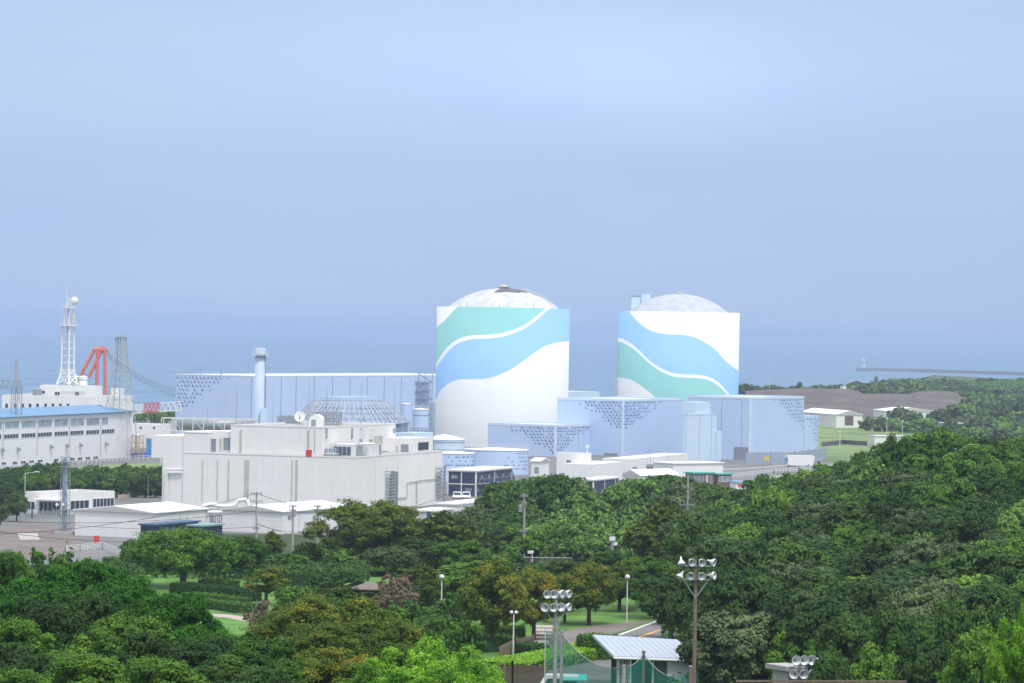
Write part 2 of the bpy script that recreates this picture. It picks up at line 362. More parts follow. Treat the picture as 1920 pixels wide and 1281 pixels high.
def gulls(face, s_ext, z_top, z_ext, corner_s=0, sgn=1, size=1.0, seed=1, dx=1.4, dz=.98, off=.02, wx=1.0):
    rnd = random.Random(seed); mb = MB(); z = z_top-1.0; row = 0
    while z > z_top-z_ext:
        f = 1-(z_top-z)/z_ext; ext = s_ext*f*(1+rnd.uniform(-.06, .06)); t = .5+(row % 2)*dx/2
        while t < ext:
            edge = t/max(ext, .1)
            if rnd.random() > (.04 if edge < .75 else .35):
                k = 1.22*size*rnd.uniform(.8, 1.15)*(1 if edge < .8 else .85); sx_ = corner_s+sgn*(t+rnd.uniform(-.1, .1)); zz = z+rnd.uniform(-.12, .12)
                tri = lambda pts: mb.add([face.pt(sx_+p*k*wx, zz+q*k, off) for p, q in pts], [tuple(range(len(pts)))])
                tri([(-.55, -.12), (.0, -.32), (.45, -.28), (.12, -.08), (-.1, -.1)])
                tri([(.02, -.18), (.22, -.16), (.30, .2), (.22, .55), (.1, .15)])
            t += dx
        z -= dz; row += 1
    return mb
# ------------------------------------------------------------------ reactor buildings
def bandmat(name, order, curves, zr, cz=(0, 0)):
    """curves: dict key->list of (t, z) with t=0..1 round the wall; order: list of (colour, lower-curve)"""
    m = bpy.data.materials.new(name); m.use_nodes = True; n = m.node_tree.nodes; l = m.node_tree.links; b = n['Principled BSDF']; b.inputs['Roughness'].default_value = .7; b.inputs['Specular IOR Level'].default_value = .12
    tc = n.new('ShaderNodeTexCoord'); s = n.new('ShaderNodeSeparateXYZ'); l.new(tc.outputs['Object'], s.inputs[0])
    ng = n.new('ShaderNodeMath'); ng.operation = 'MULTIPLY'; ng.inputs[1].default_value = -1; l.new(s.outputs['Y'], ng.inputs[0])
    at = n.new('ShaderNodeMath'); at.operation = 'ARCTAN2'; l.new(s.outputs['X'], at.inputs[0]); l.new(ng.outputs[0], at.inputs[1])
    tt = n.new('ShaderNodeMapRange'); tt.inputs[1].default_value = -math.pi; tt.inputs[2].default_value = math.pi; l.new(at.outputs[0], tt.inputs[0])
    no = n.new('ShaderNodeTexNoise'); no.inputs['Scale'].default_value = .12; no.inputs['Detail'].default_value = 5; l.new(tc.outputs['Object'], no.inputs['Vector'])
    cur = None
    def rgb(c):
        q = n.new('ShaderNodeRGB'); q.outputs[0].default_value = (*c, 1); return q.outputs[0]
    for colr, key in order:
        c = rgb(colr)
        if cur is None: cur = c; continue
        fc = n.new('ShaderNodeFloatCurve'); cm = fc.mapping; pts = curves[key]
        cm.use_clip = False
        cv = cm.curves[0]
        while len(cv.points) > 2: cv.points.remove(cv.points[1])
        pts = sorted(pts)
        cv.points[0].location = (0, (pts[0][1]-zr[0])/(zr[1]-zr[0])); cv.points[1].location = (1, (pts[-1][1]-zr[0])/(zr[1]-zr[0]))
        for t, z in pts: cv.points.new(t, (z-zr[0])/(zr[1]-zr[0]))
        cm.update(); l.new(tt.outputs[0], fc.inputs['Value'])
        zz = n.new('ShaderNodeMapRange'); zz.clamp = False; zz.inputs[1].default_value = zr[0]; zz.inputs[2].default_value = zr[1]; l.new(s.outputs['Z'], zz.inputs[0])
        lt = n.new('ShaderNodeMath'); lt.operation = 'LESS_THAN'; l.new(zz.outputs[0], lt.inputs[0]); l.new(fc.outputs[0], lt.inputs[1])
        mx = n.new('ShaderNodeMix'); mx.data_type = 'RGBA'; l.new(lt.outputs[0], mx.inputs['Factor']); l.new(cur, mx.inputs['A']); l.new(c, mx.inputs['B']); cur = mx.outputs['Result']
    q = n.new('ShaderNodeMapRange'); l.new(no.outputs['Fac'], q.inputs[0]); q.inputs[3].default_value = .93; q.inputs[4].default_value = 1.05
    mpp = n.new('ShaderNodeMapping'); mpp.inputs['Scale'].default_value = (.9, .9, .03); l.new(tc.outputs['Object'], mpp.inputs[0])
    n2 = n.new('ShaderNodeTexNoise'); n2.inputs['Scale'].default_value = 1; n2.inputs['Detail'].default_value = 6; l.new(mpp.outputs[0], n2.inputs['Vector'])
    q2 = n.new('ShaderNodeMapRange'); l.new(n2.outputs['Fac'], q2.inputs[0]); q2.inputs[1].default_value = .3; q2.inputs[2].default_value = .55; q2.inputs[3].default_value = .98; q2.inputs[4].default_value = 1
    ml = n.new('ShaderNodeMath'); ml.operation = 'MULTIPLY'; l.new(q.outputs[0], ml.inputs[0]); l.new(q2.outputs[0], ml.inputs[1])
    sc = n.new('ShaderNodeVectorMath'); sc.operation = 'SCALE'; l.new(cur, sc.inputs[0]); l.new(ml.outputs[0], sc.inputs['Scale']); l.new(sc.outputs[0], b.inputs['Base Color'])
    return m
def reactor(cpx, d, rad, topy, domey, domer, label, order, raw, org, sc, dome_m, extras):
    Y = d*K; ztop = P(cpx, topy, d).z; X = colX(cpx, Y, 40); base = (X, Y, 13)
    root = thing('reactor_building', base, label, 'reactor building', 'twin reactor buildings')
    ang0 = math.atan2(X, Y)
    curves = {}
    for k, pts in raw.items():
        o = []
        for cx, cy in pts:
            v = ray(org[0]+cx/sc, org[1]+cy/sc); a = v.x**2+v.y**2; bq = -2*(v.x*X+v.y*Y); cq = X*X+Y*Y-rad*rad
            disc = bq*bq-4*a*cq; t = (-bq-math.sqrt(max(disc, 0)))/(2*a); p = EYE+v*t
            th = math.atan2(p.x-X, -(p.y-Y)); o.append(((th/math.pi+1)/2, p.z-13))
        curves[k] = o
    m = bandmat('shield_wall_paint', order, curves, (-5, 60))
    mb = MB().lathe(base, [(rad, 0), (rad, ztop-13), (rad-.6, ztop-13), (rad-.6, ztop-14.5), (domer, ztop-14.2)], 128)
    part('shield_wall', mb, m, root, True).data.polygons.foreach_get
    # dome cap
    zap = P(cpx, domey, d).z; rise = zap-ztop+.9; Rs = (domer**2+rise**2)/(2*rise)
    prof = []
    for i in range(17):
        a = math.asin(domer/Rs)*(1-i/16); prof.append((max(Rs*math.sin(a), .01), ztop-.9-13+Rs*math.cos(a)-(Rs-rise)))
    part('dome', MB().lathe(base, prof, 96), dome_m, root, True)
    extras(root, Vector(base), ztop, zap, rad, domer, Rs)
    return root
WH = (.76, .78, .80); BL = (.30, .53, .86); GR = (.27, .57, .56)
dome1 = mat('dome_weathered', (.66, .68, .70), .7, scale=.35, rgb2=(.46, .48, .52), streak=.15)
dome2 = mat('dome_striped', (.50, .54, .62), .7, scale=.3, rgb2=(.38, .42, .51), panel=.8, pdark=.72)
rawA = dict(A=[(72, 352), (110, 320), (150, 280), (190, 235), (225, 206), (300, 150), (600, 120), (995, 100)],
 B=[(66, 618), (100, 555), (150, 490), (200, 450), (250, 425), (320, 410), (440, 405), (540, 392), (640, 360), (720, 318), (780, 270), (845, 216), (920, 150), (995, 120)],
 Cc=[(66, 645), (100, 590), (150, 525), (200, 480), (250, 455), (320, 438), (440, 432), (540, 418), (640, 385), (720, 345), (780, 300), (830, 255), (870, 220), (940, 170), (995, 140)],
 D=[(66, 860), (90, 810), (130, 770), (180, 738), (240, 722), (330, 720), (430, 714), (520, 685), (600, 648), (680, 592), (760, 535), (840, 485), (900, 466), (990, 452)])
def ex1(root, b, zt, zap, rad, dr, Rs):
    c = Vector((b.x, b.y, zap))
    part('vent_cap', MB().lathe(c+Vector((0, 0, -.3)), [(1.9, 0), (1.9, .7), (2.3, .75), (.9, 1.3), (.3, 1.7), (.01, 2.2)], 24), mat('cap_grey', (.45, .44, .43)), root)
    # weathered dark patches near the apex: thin shells lying on the dome
    rn = random.Random(4)
    def patch(t0, t1, r0, r1, m, name):
        mb = MB(); n = 14; vs = []
        for j in range(5):
            for i in range(n+1):
                th = t0+(t1-t0)*i/n; rr = r0+(r1-r0)*j/4
                if j == 4: rr += rn.uniform(-.7, .6)
                if j == 0: rr += rn.uniform(-.2, .3)
                z = zap+.05-(Rs-math.sqrt(Rs*Rs-rr*rr)); vs.append((b.x+rr*math.sin(th), b.y-rr*math.cos(th), z))
        mb.add(vs, [(j*(n+1)+i, j*(n+1)+i+1, (j+1)*(n+1)+i+1, (j+1)*(n+1)+i) for j in range(4) for i in range(n)]); part(name, mb, m, root)
    patch(R(-20), R(66), 1.2, 9.4, darkm, 'weathered_patch'); patch(R(70), R(98), 2, 12, mat('patch_grey', (.36, .36, .38), .8, var=.2, scale=1), 'weathered_patch')
    patch(R(-48), R(-37), 2.2, 12, mat('patch_pale', (.5, .52, .58), .8), 'weathered_patch')
    for px in (873, 934.5, 998): 
        th = math.asin(max(-1, min(1, (px-941.5)/124.5)))
        p = Vector((b.x+(rad-.3)*math.sin(th), b.y-(rad-.3)*math.cos(th), zt)); part('lightning_rod', MB().tube(p-Vector((0, 0, .5)), p+Vector((0, 0, 1.7)), .09), steelg, root)
    mb = MB()
    for i in range(40):
        t = R(78)-i*R(1.7); rr = dr*.98-i*.34; z = zap+.1-(Rs-math.sqrt(max(Rs*Rs-rr*rr, 0)))
        p = Vector((b.x+rr*math.sin(R(70)), b.y-rr*math.cos(R(70)), z)); mb.tube(p, p+Vector((0, 0, 1.0)), .05, n=4)
        if i: mb.tube(p+Vector((0, 0, 1)), q_+Vector((0, 0, 1)), .05, n=4)
        q_ = p
    part('stair_rail', mb, steelw, root)
reactor(942, 699, 22.9, 577.3, 540.5, 20.2, 'nearer round reactor building, green band above a blue wave on its white wall', [(WH, None), (GR, 'A'), (WH, 'B'), (BL, 'Cc'), (WH, 'D')], rawA, (800, 520), 3.767, dome1, ex1)
rawB = dict(A=[(470, 60), (500, 130), (540, 207), (580, 260), (640, 315), (700, 350), (780, 372), (860, 378), (940, 382), (1020, 400), (1100, 440), (1160, 480), (1220, 545), (1280, 600), (1326, 635)],
 B=[(463, 402), (500, 412), (550, 440), (600, 480), (660, 540), (720, 590), (800, 635), (870, 660), (950, 668), (1050, 672), (1130, 690), (1190, 725), (1240, 775), (1265, 805), (1326, 900)],
 Cc=[(463, 428), (500, 440), (550, 468), (600, 505), (660, 562), (720, 612), (800, 660), (870, 685), (950, 692), (1050, 697), (1130, 715), (1190, 752), (1245, 803), (1326, 920)],
 D=[(463, 690), (500, 695), (560, 710), (620, 745), (680, 790), (735, 835), (900, 900), (1300, 960)])
def ex2(root, b, zt, zap, rad, dr, Rs):
    part('vent_cap', MB().lathe((b.x, b.y, zap-.3), [(1.6, 0), (1.6, .6), (.5, 1.0), (.3, 1.6), (.01, 1.7)], 24), mat('cap_grey', (.45, .44, .43)), root)
    p = Vector((b.x-16.5, b.y+2, zt-1)); part('vent_house', MB().box(p, 3.2, 3, 6.6), blue2, root)
    p = Vector((b.x-12.5, b.y+4, zt-1)); part('vent_house', MB().box(p, 3.2, 3, 7.6), blue2, root)
    part('hood', MB().box((b.x-16.5, b.y+2, zt+5.6), 3.8, 3.4, .35), steelg, root)
    mb = MB(); x = b.x-rad-.5
    for i in range(12): z = zt-12-i*2.3; mb.box((x, b.y-1, z), 1.2, 2.2, .15)
    mb.tube((x-.5, b.y-2, 13), (x-.5, b.y-2, zt-11), .08); mb.tube((x-.5, b.y, 13), (x-.5, b.y, zt-11), .08)
    part('ladder_platforms', mb, steelw, root)
reactor(1271.5, 767, 22.9, 585.2, 551, 19.6, 'farther round reactor building, blue wave above a green band on its white wall', [(WH, None), (BL, 'A'), (WH, 'B'), (GR, 'Cc'), (WH, 'D')], rawB, (1040, 530), 3.882, dome2, ex2)
# ------------------------------------------------------------------ blue auxiliary buildings
def trimtop(b, m=blueroof, hgt=.7, wall_corner=False):
    mb = MB(); b.L.slab(mb, -.08, b.Lu, b.z1-hgt, b.z1+.04, -.05, .08); b.R.slab(mb, 0, b.Lv, b.z1-hgt, b.z1+.035, -.05, .075); part('coping', mb, m, b.root)
    if wall_corner: q = MB(); b.L.slab(q, -.09, .35, b.z0, b.z1-hgt-.01, -.05, .09); b.R.slab(q, 0, .9, b.z0, b.z1-hgt-.01, -.04, .085); part('corner_trim', q, mat('corner_light', (.68, .77, .90)), b.root)
def seams(b, face, xs, y0, y1, w=.12, m=seam, name='panel_joint', o=.03):
    for x in xs:
        s, zt = face.hit(x, y0); s, zb = face.hit(x, y1); mb = MB(); face.slab(mb, s-w/2, s+w/2, max(zb, b.z0+.2), zt, -.05, o); part(name, mb, m, b.root)
b = Bld('auxiliary_building', 'low pale blue block with gull pattern in front of the nearer reactor', 'building', 1041, 641, 915, 1130, 797, group='blue auxiliary blocks by the reactors'); trimtop(b, wall_corner=True)
for f, e, sd_ in ((b.L, 19.5, 1), (b.R, b.Lv*.93, 2)): part('gull_pattern', gulls(f, e, b.z1, 9.5, seed=sd_, dx=1.4 if f is b.L else 1.9, wx=1 if f is b.L else 1.5), gullm, b.root)
seams(b, b.R, [1047, 1084, 1128], 800, 850); LB = b
b = Bld('auxiliary_building', 'tall pale blue block with gulls either side of its corner, between the reactors', 'building', 1168, 650, 1045, 1282, 749, group='blue auxiliary blocks by the reactors'); trimtop(b, wall_corner=True)
part('gull_pattern', gulls(b.L, 19, b.z1, 10.5, seed=3, dx=1.4), gullm, b.root); part('gull_pattern', gulls(b.R, b.Lv*.76, b.z1, 10, seed=4, dx=1.9, wx=1.5), gullm, b.root)
b.box(b.L, 1132, 849.5, 1158, 874, 'roller_door', louv, .08); seams(b, b.L, [1144], 851, 874)
tb = b
b = Bld('auxiliary_building', 'pale blue block with gulls at its upper right corner, before the farther reactor', 'building', 1407, 640, 1290, 1508, 745, group='blue auxiliary blocks by the reactors'); trimtop(b, wall_corner=True)
part('gull_pattern', gulls(b.R, b.Lv*.6, b.z1, 11, corner_s=b.Lv-.6, sgn=-1, seed=5, dx=2.1, dz=1.15, wx=1.5), gullm, b.root)
b.box(b.L, 1376, 838, 1404, 868, 'roller_door', louv, .08); seams(b, b.L, [1352, 1390], 752, 838)
seams(b, b.R, [1412], 750, 850, w=.5, m=blueroof, o=.06)
q = b.A+b.v*(b.Lv+.05)
eb = Bld('auxiliary_annex', 'lower annex with gull pattern at the right end of the rightmost blue block', 'building', 1508.5, (q.y)/K, 1500, 1535, 780, Lu=15); part('gull_pattern', gulls(eb.R, eb.Lv*.9, eb.z1, 11, corner_s=eb.Lv-.5, sgn=-1, seed=6, dx=2.1, dz=1.15, wx=1.5), gullm, eb.root)
for dpx, w_ in ((1347, 4), (1340, 4)): pass
# stair tower
b = Bld('stair_tower', 'pale windowless tower with upright seams beside the middle blue block', 'building', 1289, 622, 1281, 1344, 777, wall=blue2, roof=blue2)
seams(b, b.R, [1311, 1333], 780, 862); trimtop(b, blue2, .3)
b2 = MB(); fc = b.R; 
mb = MB(); 
q0 = b.A+b.v*(b.Lv*.38)+b.u*1; mb.prism([tuple(q0), tuple(q0+b.v*b.Lv*.5), tuple(q0+b.v*b.Lv*.5+b.u*5), tuple(q0+b.u*5)], b.z1-.3, b.z1+3.6); part('lift_housing', mb, blue2, b.root)
Bld('link_block', 'small blue-grey rooftop level behind the pale stair tower', 'building', 1284, 676, 1279, 1322, 757, g=GP, Lu=1.5)
Bld('utility_box', 'narrow pale blue cabinet tower right of the stair tower', 'utility box', 1345, 632, 1344.3, 1353, 809, Lu=3, wall=blue2, kind='flat')
Bld('service_building', 'long low pale building seen in the gap between the two reactors', 'building', 1066, 800, 1062, 1124, 735, wall=blue2, roof=roofw, Lu=20)
# grey screen fence before right block
def wallrun(name, label, cat, pts, hgt, m, th=.15, posts=None, group=None, pm=None, kind=None):
    root = thing(name, pts[0], label, cat, group)
    mb = MB()
    for a, b_ in zip(pts, pts[1:]):
        a, b_ = Vector(a), Vector(b_); dd = (b_-a); n_ = Vector((-dd.y, dd.x, 0)).normalized()*th/2
        mb.box8([a-n_, b_-n_, b_+n_, a+n_, a-n_+Vector((0, 0, hgt)), b_-n_+Vector((0, 0, hgt)), b_+n_+Vector((0, 0, hgt)), a+n_+Vector((0, 0, hgt))])
    part('panel', mb, m, root)
    if posts:
        for a, b_ in zip(pts, pts[1:]):
            a, b_ = Vector(a), Vector(b_); n = max(1, int((b_-a).length/posts))
            for i in range(n+1): p = a+(b_-a)*i/n; part('post', MB().box(p, .18, .3, hgt+.35), pm or steelg, root)
    return root
wallrun('screen_fence', 'grey sheet screen fence at the foot of the rightmost blue block', 'fence', [G(1398, 872, 13), G(1490, 871, 13), G(1550, 862, 13)], 3.8, mat('grey_sheet', (.36, .41, .50), .6, streak=.1), posts=9)
# ------------------------------------------------------------------ turbine hall and stack
b = Bld('turbine_hall', 'long pale blue turbine hall with white roof edge and gulls at its left end', 'building', 473, 705, 330, 880, 704.5, roof=roofw, par=.15)
trimtop(b, roofw, .35); seams(b, b.R, [497, 526, 554, 588, 622, 655, 687, 719, 751, 784], 708, 800, w=.35); seams(b, b.L, [471], 706, 800, w=.2)
part('gull_pattern', gulls(b.L, b.Lu*.78, b.z1-.2, 13.5, corner_s=b.Lu-.4, sgn=-1, seed=7, dx=1.6, dz=1.4, size=1.2), gullm, b.root)
for px in (368, 406, 471): 
    s, _ = b.L.hit(px, 700); p = b.L.pt(s, b.z1, -3); part('roof_vent', MB().tube(p, (p[0], p[1], b.z1+1.3), .35), steelg, b.root)
# external stair at right end
mb = MB(); f = b.R; s0, _ = f.hit(778, 720); s1, _ = f.hit(804, 720)
for i in range(5):
    z = 20+i*3.2; f.slab(mb, s0, s1, z, z+.15, .2, 1.6); mb.tube(f.pt(s0 if i % 2 else s1, z, 1.4), f.pt(s1 if i % 2 else s0, z+3.2, 1.4), .18)
for s_ in (s0, (s0+s1)/2, s1): mb.tube(f.pt(s_, 14, 1.5), f.pt(s_, 36, 1.5), .15)
part('outside_stair', mb, steelb, b.root)
d = 625; Y = d*K; X = colX(487.5, Y, 40); r = 9.6/3800*d; zt = P(487, 653, d).z
root = thing('vent_stack', (X, Y, 13), 'tall round pale stack with a ringed top, in front of the turbine hall', 'stack')
part('shaft', MB().lathe((X, Y, 13), [(r, 0), (r, zt-13), (r-.3, zt-13), (r-.3, zt-15)], 32), mat('stack_paint', (.52, .62, .78), .6, streak=.05), root, True)
part('collar', MB().lathe((X, Y, zt-2), [(r+.02, 0), (r+.3, .1), (r+.3, 1.9), (r+.02, 2.0)], 32), mat('stack_collar', (.60, .68, .80)), root)
mb = MB()
for i in range(16):
    a = i*math.pi/8; p = Vector((X+(r+.9)*math.cos(a), Y+(r+.9)*math.sin(a), zt-2.2)); q = Vector((X+(r+.9)*math.cos(a+math.pi/8), Y+(r+.9)*math.sin(a+math.pi/8), zt-2.2))
    mb.tube(p, p+Vector((0, 0, 1.1)), .05, n=4); mb.tube(p+Vector((0, 0, 1.1)), q+Vector((0, 0, 1.1)), .05, n=4); mb.tube(p, q, .1, n=4)
mb.lathe((X, Y, zt-2.25), [(r, 0), (r+1, 0), (r+1, .1), (r, .1)], 24); part('gallery', mb, steelw, root)
part('ladder', MB().tube((X+r+.15, Y-.6, 13), (X+r+.15, Y-.6, zt), .12), steelg, root)
part('door_housing', MB().box((X+1.6, Y-2.2, 13), 2.0, 2, 14.5), blue2, root)
part('lightning_rod', MB().tube((X+r, Y, zt), (X+r, Y, zt+2.5), .05), steelg, root)
# ------------------------------------------------------------------ lattice framed low dome building
d = 585; Y = d*K; X = colX(655, Y, 22); z0 = P(655, 790, d).z; z1 = P(655, 752, d).z
root = thing('lattice_roofed_building', (X, Y, 13), 'low building whose sloping roof is covered by a white lattice frame', 'building')
def ngon(cx, cy, rx, ry, n=10, rot=.16): return [(cx+rx*math.cos(rot+2*math.pi*i/n), cy+ry*math.sin(rot+2*math.pi*i/n)) for i in range(n)]
Rb = 113/3800*d; Rt = 70/3800*d; po, pi_ = ngon(X, Y, Rb, Rb*1.5), ngon(X, Y, Rt, Rt*1.5)
mb = MB().prism(ngon(X, Y, Rb*.98, Rb*1.47), 13, z0-.3); part('wall', mb, mat('slate_blue_wall', (.22, .30, .46), .6, streak=.15), root)
mb = MB(); vs = [(x, y, z0-.3) for x, y in po]+[(x, y, z1-.4) for x, y in pi_]; mb.add(vs, [(i, (i+1) % 10, 10+(i+1) % 10, 10+i) for i in range(10)]+[tuple(range(10, 20))]); part('roof', mb, mat('slate_roof', (.30, .38, .50), .7, var=.12, scale=.5), root)
mb = MB()
for i in range(10):
    a0, a1 = Vector((*po[i], z0)), Vector((*po[(i+1) % 10], z0)); b0, b1 = Vector((*pi_[i], z1)), Vector((*pi_[(i+1) % 10], z1))
    for k in range(6): t = k/6; mb.tube(a0.lerp(a1, t), b0.lerp(b1, t), .13, n=4)
    for k in range(5): t = k/4; mb.tube(a0.lerp(b0, t), a1.lerp(b1, t), .13, n=4)
    for k in range(3): mb.tube(a0.lerp(a1, k/3), b0.lerp(b1, (k+1)/3), .09, n=4)
    for k in range(4): t = k/4; p = a0.lerp(a1, t); mb.tube(p, (p.x, p.y, 16), .12, n=4)
part('lattice_frame', mb, mat('lattice_grey', (.46, .51, .58), .5), root)
Bld('plant_room', 'flat pale blue roof level with a small mast behind the lattice roofed building', 'building', 640, 640, 600, 712, 745, wall=blue, roof=roofw)
# round blue tank group right of it
def tank(name, label, cpx, d, rpx, topy, z0=13, m=blue, roof=roofw, cone=.6, group=None, g=None, rail=True, bands=0):
    Y = d*K; r = rpx/3800*d; zt = P(cpx, topy, d).z; X = colX(cpx, Y, zt)
    root = thing(name, (X, Y, z0), label, 'tank', group)
    part('shell', MB().lathe((X, Y, z0), [(r, 0), (r, zt-z0)], 64), m, root, True)
    part('roof', MB().lathe((X, Y, zt), [(r+.12, -.1), (r+.12, .12), (r*.5, cone*.6), (.02, cone)], 64), roof, root)
    if rail:
        mb = MB(); n = 28
        for i in range(n):
            a, c = 2*math.pi*i/n, 2*math.pi*(i+1)/n; p = Vector((X+r*math.cos(a), Y+r*math.sin(a), zt+.1)); q = Vector((X+r*math.cos(c), Y+r*math.sin(c), zt+.1))
            mb.tube(p, p+Vector((0, 0, 1)), .03, n=4); mb.tube(p+Vector((0, 0, 1)), q+Vector((0, 0, 1)), .03, n=4)
        part('handrail', mb, steelw, root)
    if g:
        rn = random.Random(g); mb = MB(); zz = zt-.8; k = 0
        while zz > z0+1.5:
            th = -60+(k % 2)*3
            while th < 85:
                dens = max(0, min(1, (th-(-20 if g == 3 else 10))/45))*(1 if zz > z0+2 else .5)
                if rn.random() < dens*.8:
                    tr = R(th+rn.uniform(-1, 1)); o = Vector((X+(r+.03)*math.sin(tr), Y-(r+.03)*math.cos(tr), zz)); tx = Vector((math.cos(tr), math.sin(tr), 0)); up = Vector((0, 0, 1)); s = .85
                    for tri in ([(-.5, 0), (.1, -.3), (.4, -.1)], [(.05, -.2), (.3, -.1), (.25, .5)]): mb.add([o+tx*(a*s)+up*(b_*s) for a, b_ in tri], [(0, 1, 2)])
                th += 6
            zz -= 1.05; k += 1
        part('gull_pattern', mb, gullm, root)
    if bands:
        for i in range(bands): zz = z0+(zt-z0)*(i+.6)/bands; part('hoop', MB().lathe((X, Y, zz), [(r, 0), (r+.1, .05), (r+.1, .25), (r, .3)], 48), steelb, root)
    return root
tank('storage_tank', 'wide pale blue gull-patterned tank with white lid, behind the two-storey black cabins', 931, 560, 60, 843, g=2, group='round blue tanks')
tank('storage_tank', 'smaller pale blue tank with white lid, squeezed between white offices and the wide tank', 846, 530, 44, 849.5, g=3, group='round blue tanks')
tank('storage_tank', 'banded pale tank with white conical lid at the foot of the nearer reactor', 834, 610, 37, 824, bands=3, cone=1.6, m=blue2, group='round blue tanks')
tank('water_tank', 'tall slender blue tank standing left of the nearer reactor', 789, 640, 15, 768, m=blue, cone=.5, bands=3)
tank('water_tank', 'short blue tank between the lattice roof and the slender blue tank', 762, 655, 9, 758, m=blue, cone=.4, rail=False)
# pipe frames between tank and reactor
def frame(name, label, cat, x0, x1, d, ytop, z0, nx=4, nz=4, dep=4, m=steelb, r=.16):
    Y = d*K; zt = P(x0, ytop, d).z; X0, X1 = colX(x0, Y, zt), colX(x1, Y, zt); root = thing(name, (X0, Y, z0), label, cat); mb = MB(); mc = MB()
    for i in range(nx+1):
        x = X0+(X1-X0)*i/nx
        for y in (Y, Y+dep): part('column', MB().tube((x, y, z0), (x, y, zt), r, n=4), m, root)
    for k in range(1, nz+1):
        z = z0+(zt-z0)*k/nz
        for y in (Y, Y+dep): mc.tube((X0, y, z), (X1, y, z), r*.8, n=4)
        for i in range(nx+1): x = X0+(X1-X0)*i/nx; mc.tube((x, Y, z), (x, Y+dep, z), r*.7, n=4)
        for i in range(nx):
            if (i+k) % 2: mc.tube((X0+(X1-X0)*i/nx, Y, z), (X0+(X1-X0)*(i+1)/nx, Y, z-(zt-z0)/nz), r*.6, n=4)
    part('crossbeam', mc, m, root); return root
frame('pipe_rack', 'blue-grey steel pipe frame pressed against the left side of the nearer reactor', 'pipe rack', 801, 815, 650, 757, 13, 4, 6)
frame('pipe_rack', 'low steel frame with pipes under the blue tanks left of the nearer reactor', 'pipe rack', 770, 812, 600, 803, 13, 6, 3)
rk = frame('pipe_rack', 'white steel frame carrying big horizontal pipes left of the white offices', 'pipe rack', 303, 480, 560, 784, 13, 9, 4, 6, steelw)
Y = 560*K+3
for yy, r_, m_ in ((797, 1.5, steelg), (791, .5, steelw), (803, .5, steelw)):
    a, c = P(330, yy, 560), P(478, yy, 560); part('pipe', MB().tube((a.x, Y, a.z), (c.x, Y, c.z), r_, n=16), m_, rk, True)
Bld('machine_house', 'white roofed low machine house between the pipe frames and the banded tank', 'building', 775, 560, 742, 812, 812, roof=roofw, wall=blue2)
# ------------------------------------------------------------------ white office complex
DO = 430
m0 = Bld('main_office', 'large ivory office block, its lower storeys behind the white sheds', 'building', 665, DO, 344, 830, 857, g=GO, wall=offw, roof=roofg, par=.12)
uu, vv = GO; zl = m0.z1
trimtop(m0, offw, .25)
for x, w_ in ((428, .25), (464, .5), (459, .2), (555.5, .45), (547, .2), (379, .12), (407, .12)): seams(m0, m0.L, [x], 862, 938, w=w_, m=stain, name='downpipe', o=.15)
seams(m0, m0.R, [703, 745, 787], 862, 940, w=.1, m=stain, name='panel_joint')
def sub(b, name, a0, a1, b0, b1, z0, z1, m, off=0, label=None):   # block in building grid coords: a along u, b along v
    A = b.A; mb = MB(); c = [A+b.u*a0+b.v*b0, A+b.u*a0+b.v*b1, A+b.u*a1+b.v*b1, A+b.u*a1+b.v*b0]
    mb.prism([tuple(p) for p in c], z0, z1); return part(name, mb, m, b.root, label=label)
sL = lambda px, py=840: m0.L.hit(px, py)[0]
zt_ = lambda px, py: m0.L.hit(px, py)[1]
s601, s432, s390, s344, s304, s283 = sL(601), sL(432), sL(390), sL(344), sL(304), sL(283)
zup = zt_(601, 801)
# left wing
sub(m0, 'left_wing', s390, s344, 0, 14, zl, zt_(367, 812), offw); sub(m0, 'wing_coping', s390-.1, s344+.1, -.1, 14.1, zt_(367, 812), zt_(367, 812)+.25, white)
sub(m0, 'left_wing', s344, s304, .3, 16, 13, zt_(324, 859), offw); sub(m0, 'left_wing', s344, s283, .3, 16, zt_(324, 859), zt_(324, 817.5), offw)
sub(m0, 'recessed_wall', s432+.5, s390, 1.6, 14, zl-.1, zt_(410, 809), offw)
fR = Face(m0.A+uu*0+vv*1.6, uu, -vv)
m0.win(fR, 393, 824, 404, 845, 1, louv, steelg, 'louvre'); m0.win(fR, 420, 822, 431, 843, 1, louv, steelg, 'louvre'); m0.box(fR, 411, 823, 416, 846, 'door', stain, .05)
# pipes on left wing
fW = Face(m0.A+vv*.3, uu, -vv); mb = MB()
for dy in (0, 6):
    a = fW.pt(*fW.hit(344, 880+dy), .5); c = fW.pt(*fW.hit(312+dy/2, 880+dy), .5); e = (c[0], c[1], 13.5); mb.path([a, c, e], .17, 8)
part('outside_pipe', mb, white, m0.root)
# upper block
_c = m0.A+uu*s601+vv*.9
ub = Bld('upper_office_storey', 'ivory upper storey with roof aerials set back on the large office block', 'building', topx((_c.x, _c.y, zup))[0], _c.y/K, 432.5, 742, 801, g=GO, wall=offw, roof=roofg, par=.3, z0=zl+.01); trimtop(ub, white, .2)
for x, w_ in ((451, .45), (578, .5), (590, .15)): seams(ub, ub.L, [x], 806, 850, w=w_, m=stain, name='downpipe', o=.12)
for x, y1 in ((611, 822), (659, 822), (676, 826), (696, 826), (738, 812)):
    ub.box(ub.R, x-.8, 803, x+.8, y1, 'downpipe', steelg, .3)
ub.box(ub.R, 674, 806, 679, 824, 'vent_duct', steelw, .5); ub.box(ub.R, 692, 804, 698, 824, 'vent_duct', steelw, .5); ub.box(ub.R, 701, 818, 717, 832, 'door', stain, .06)
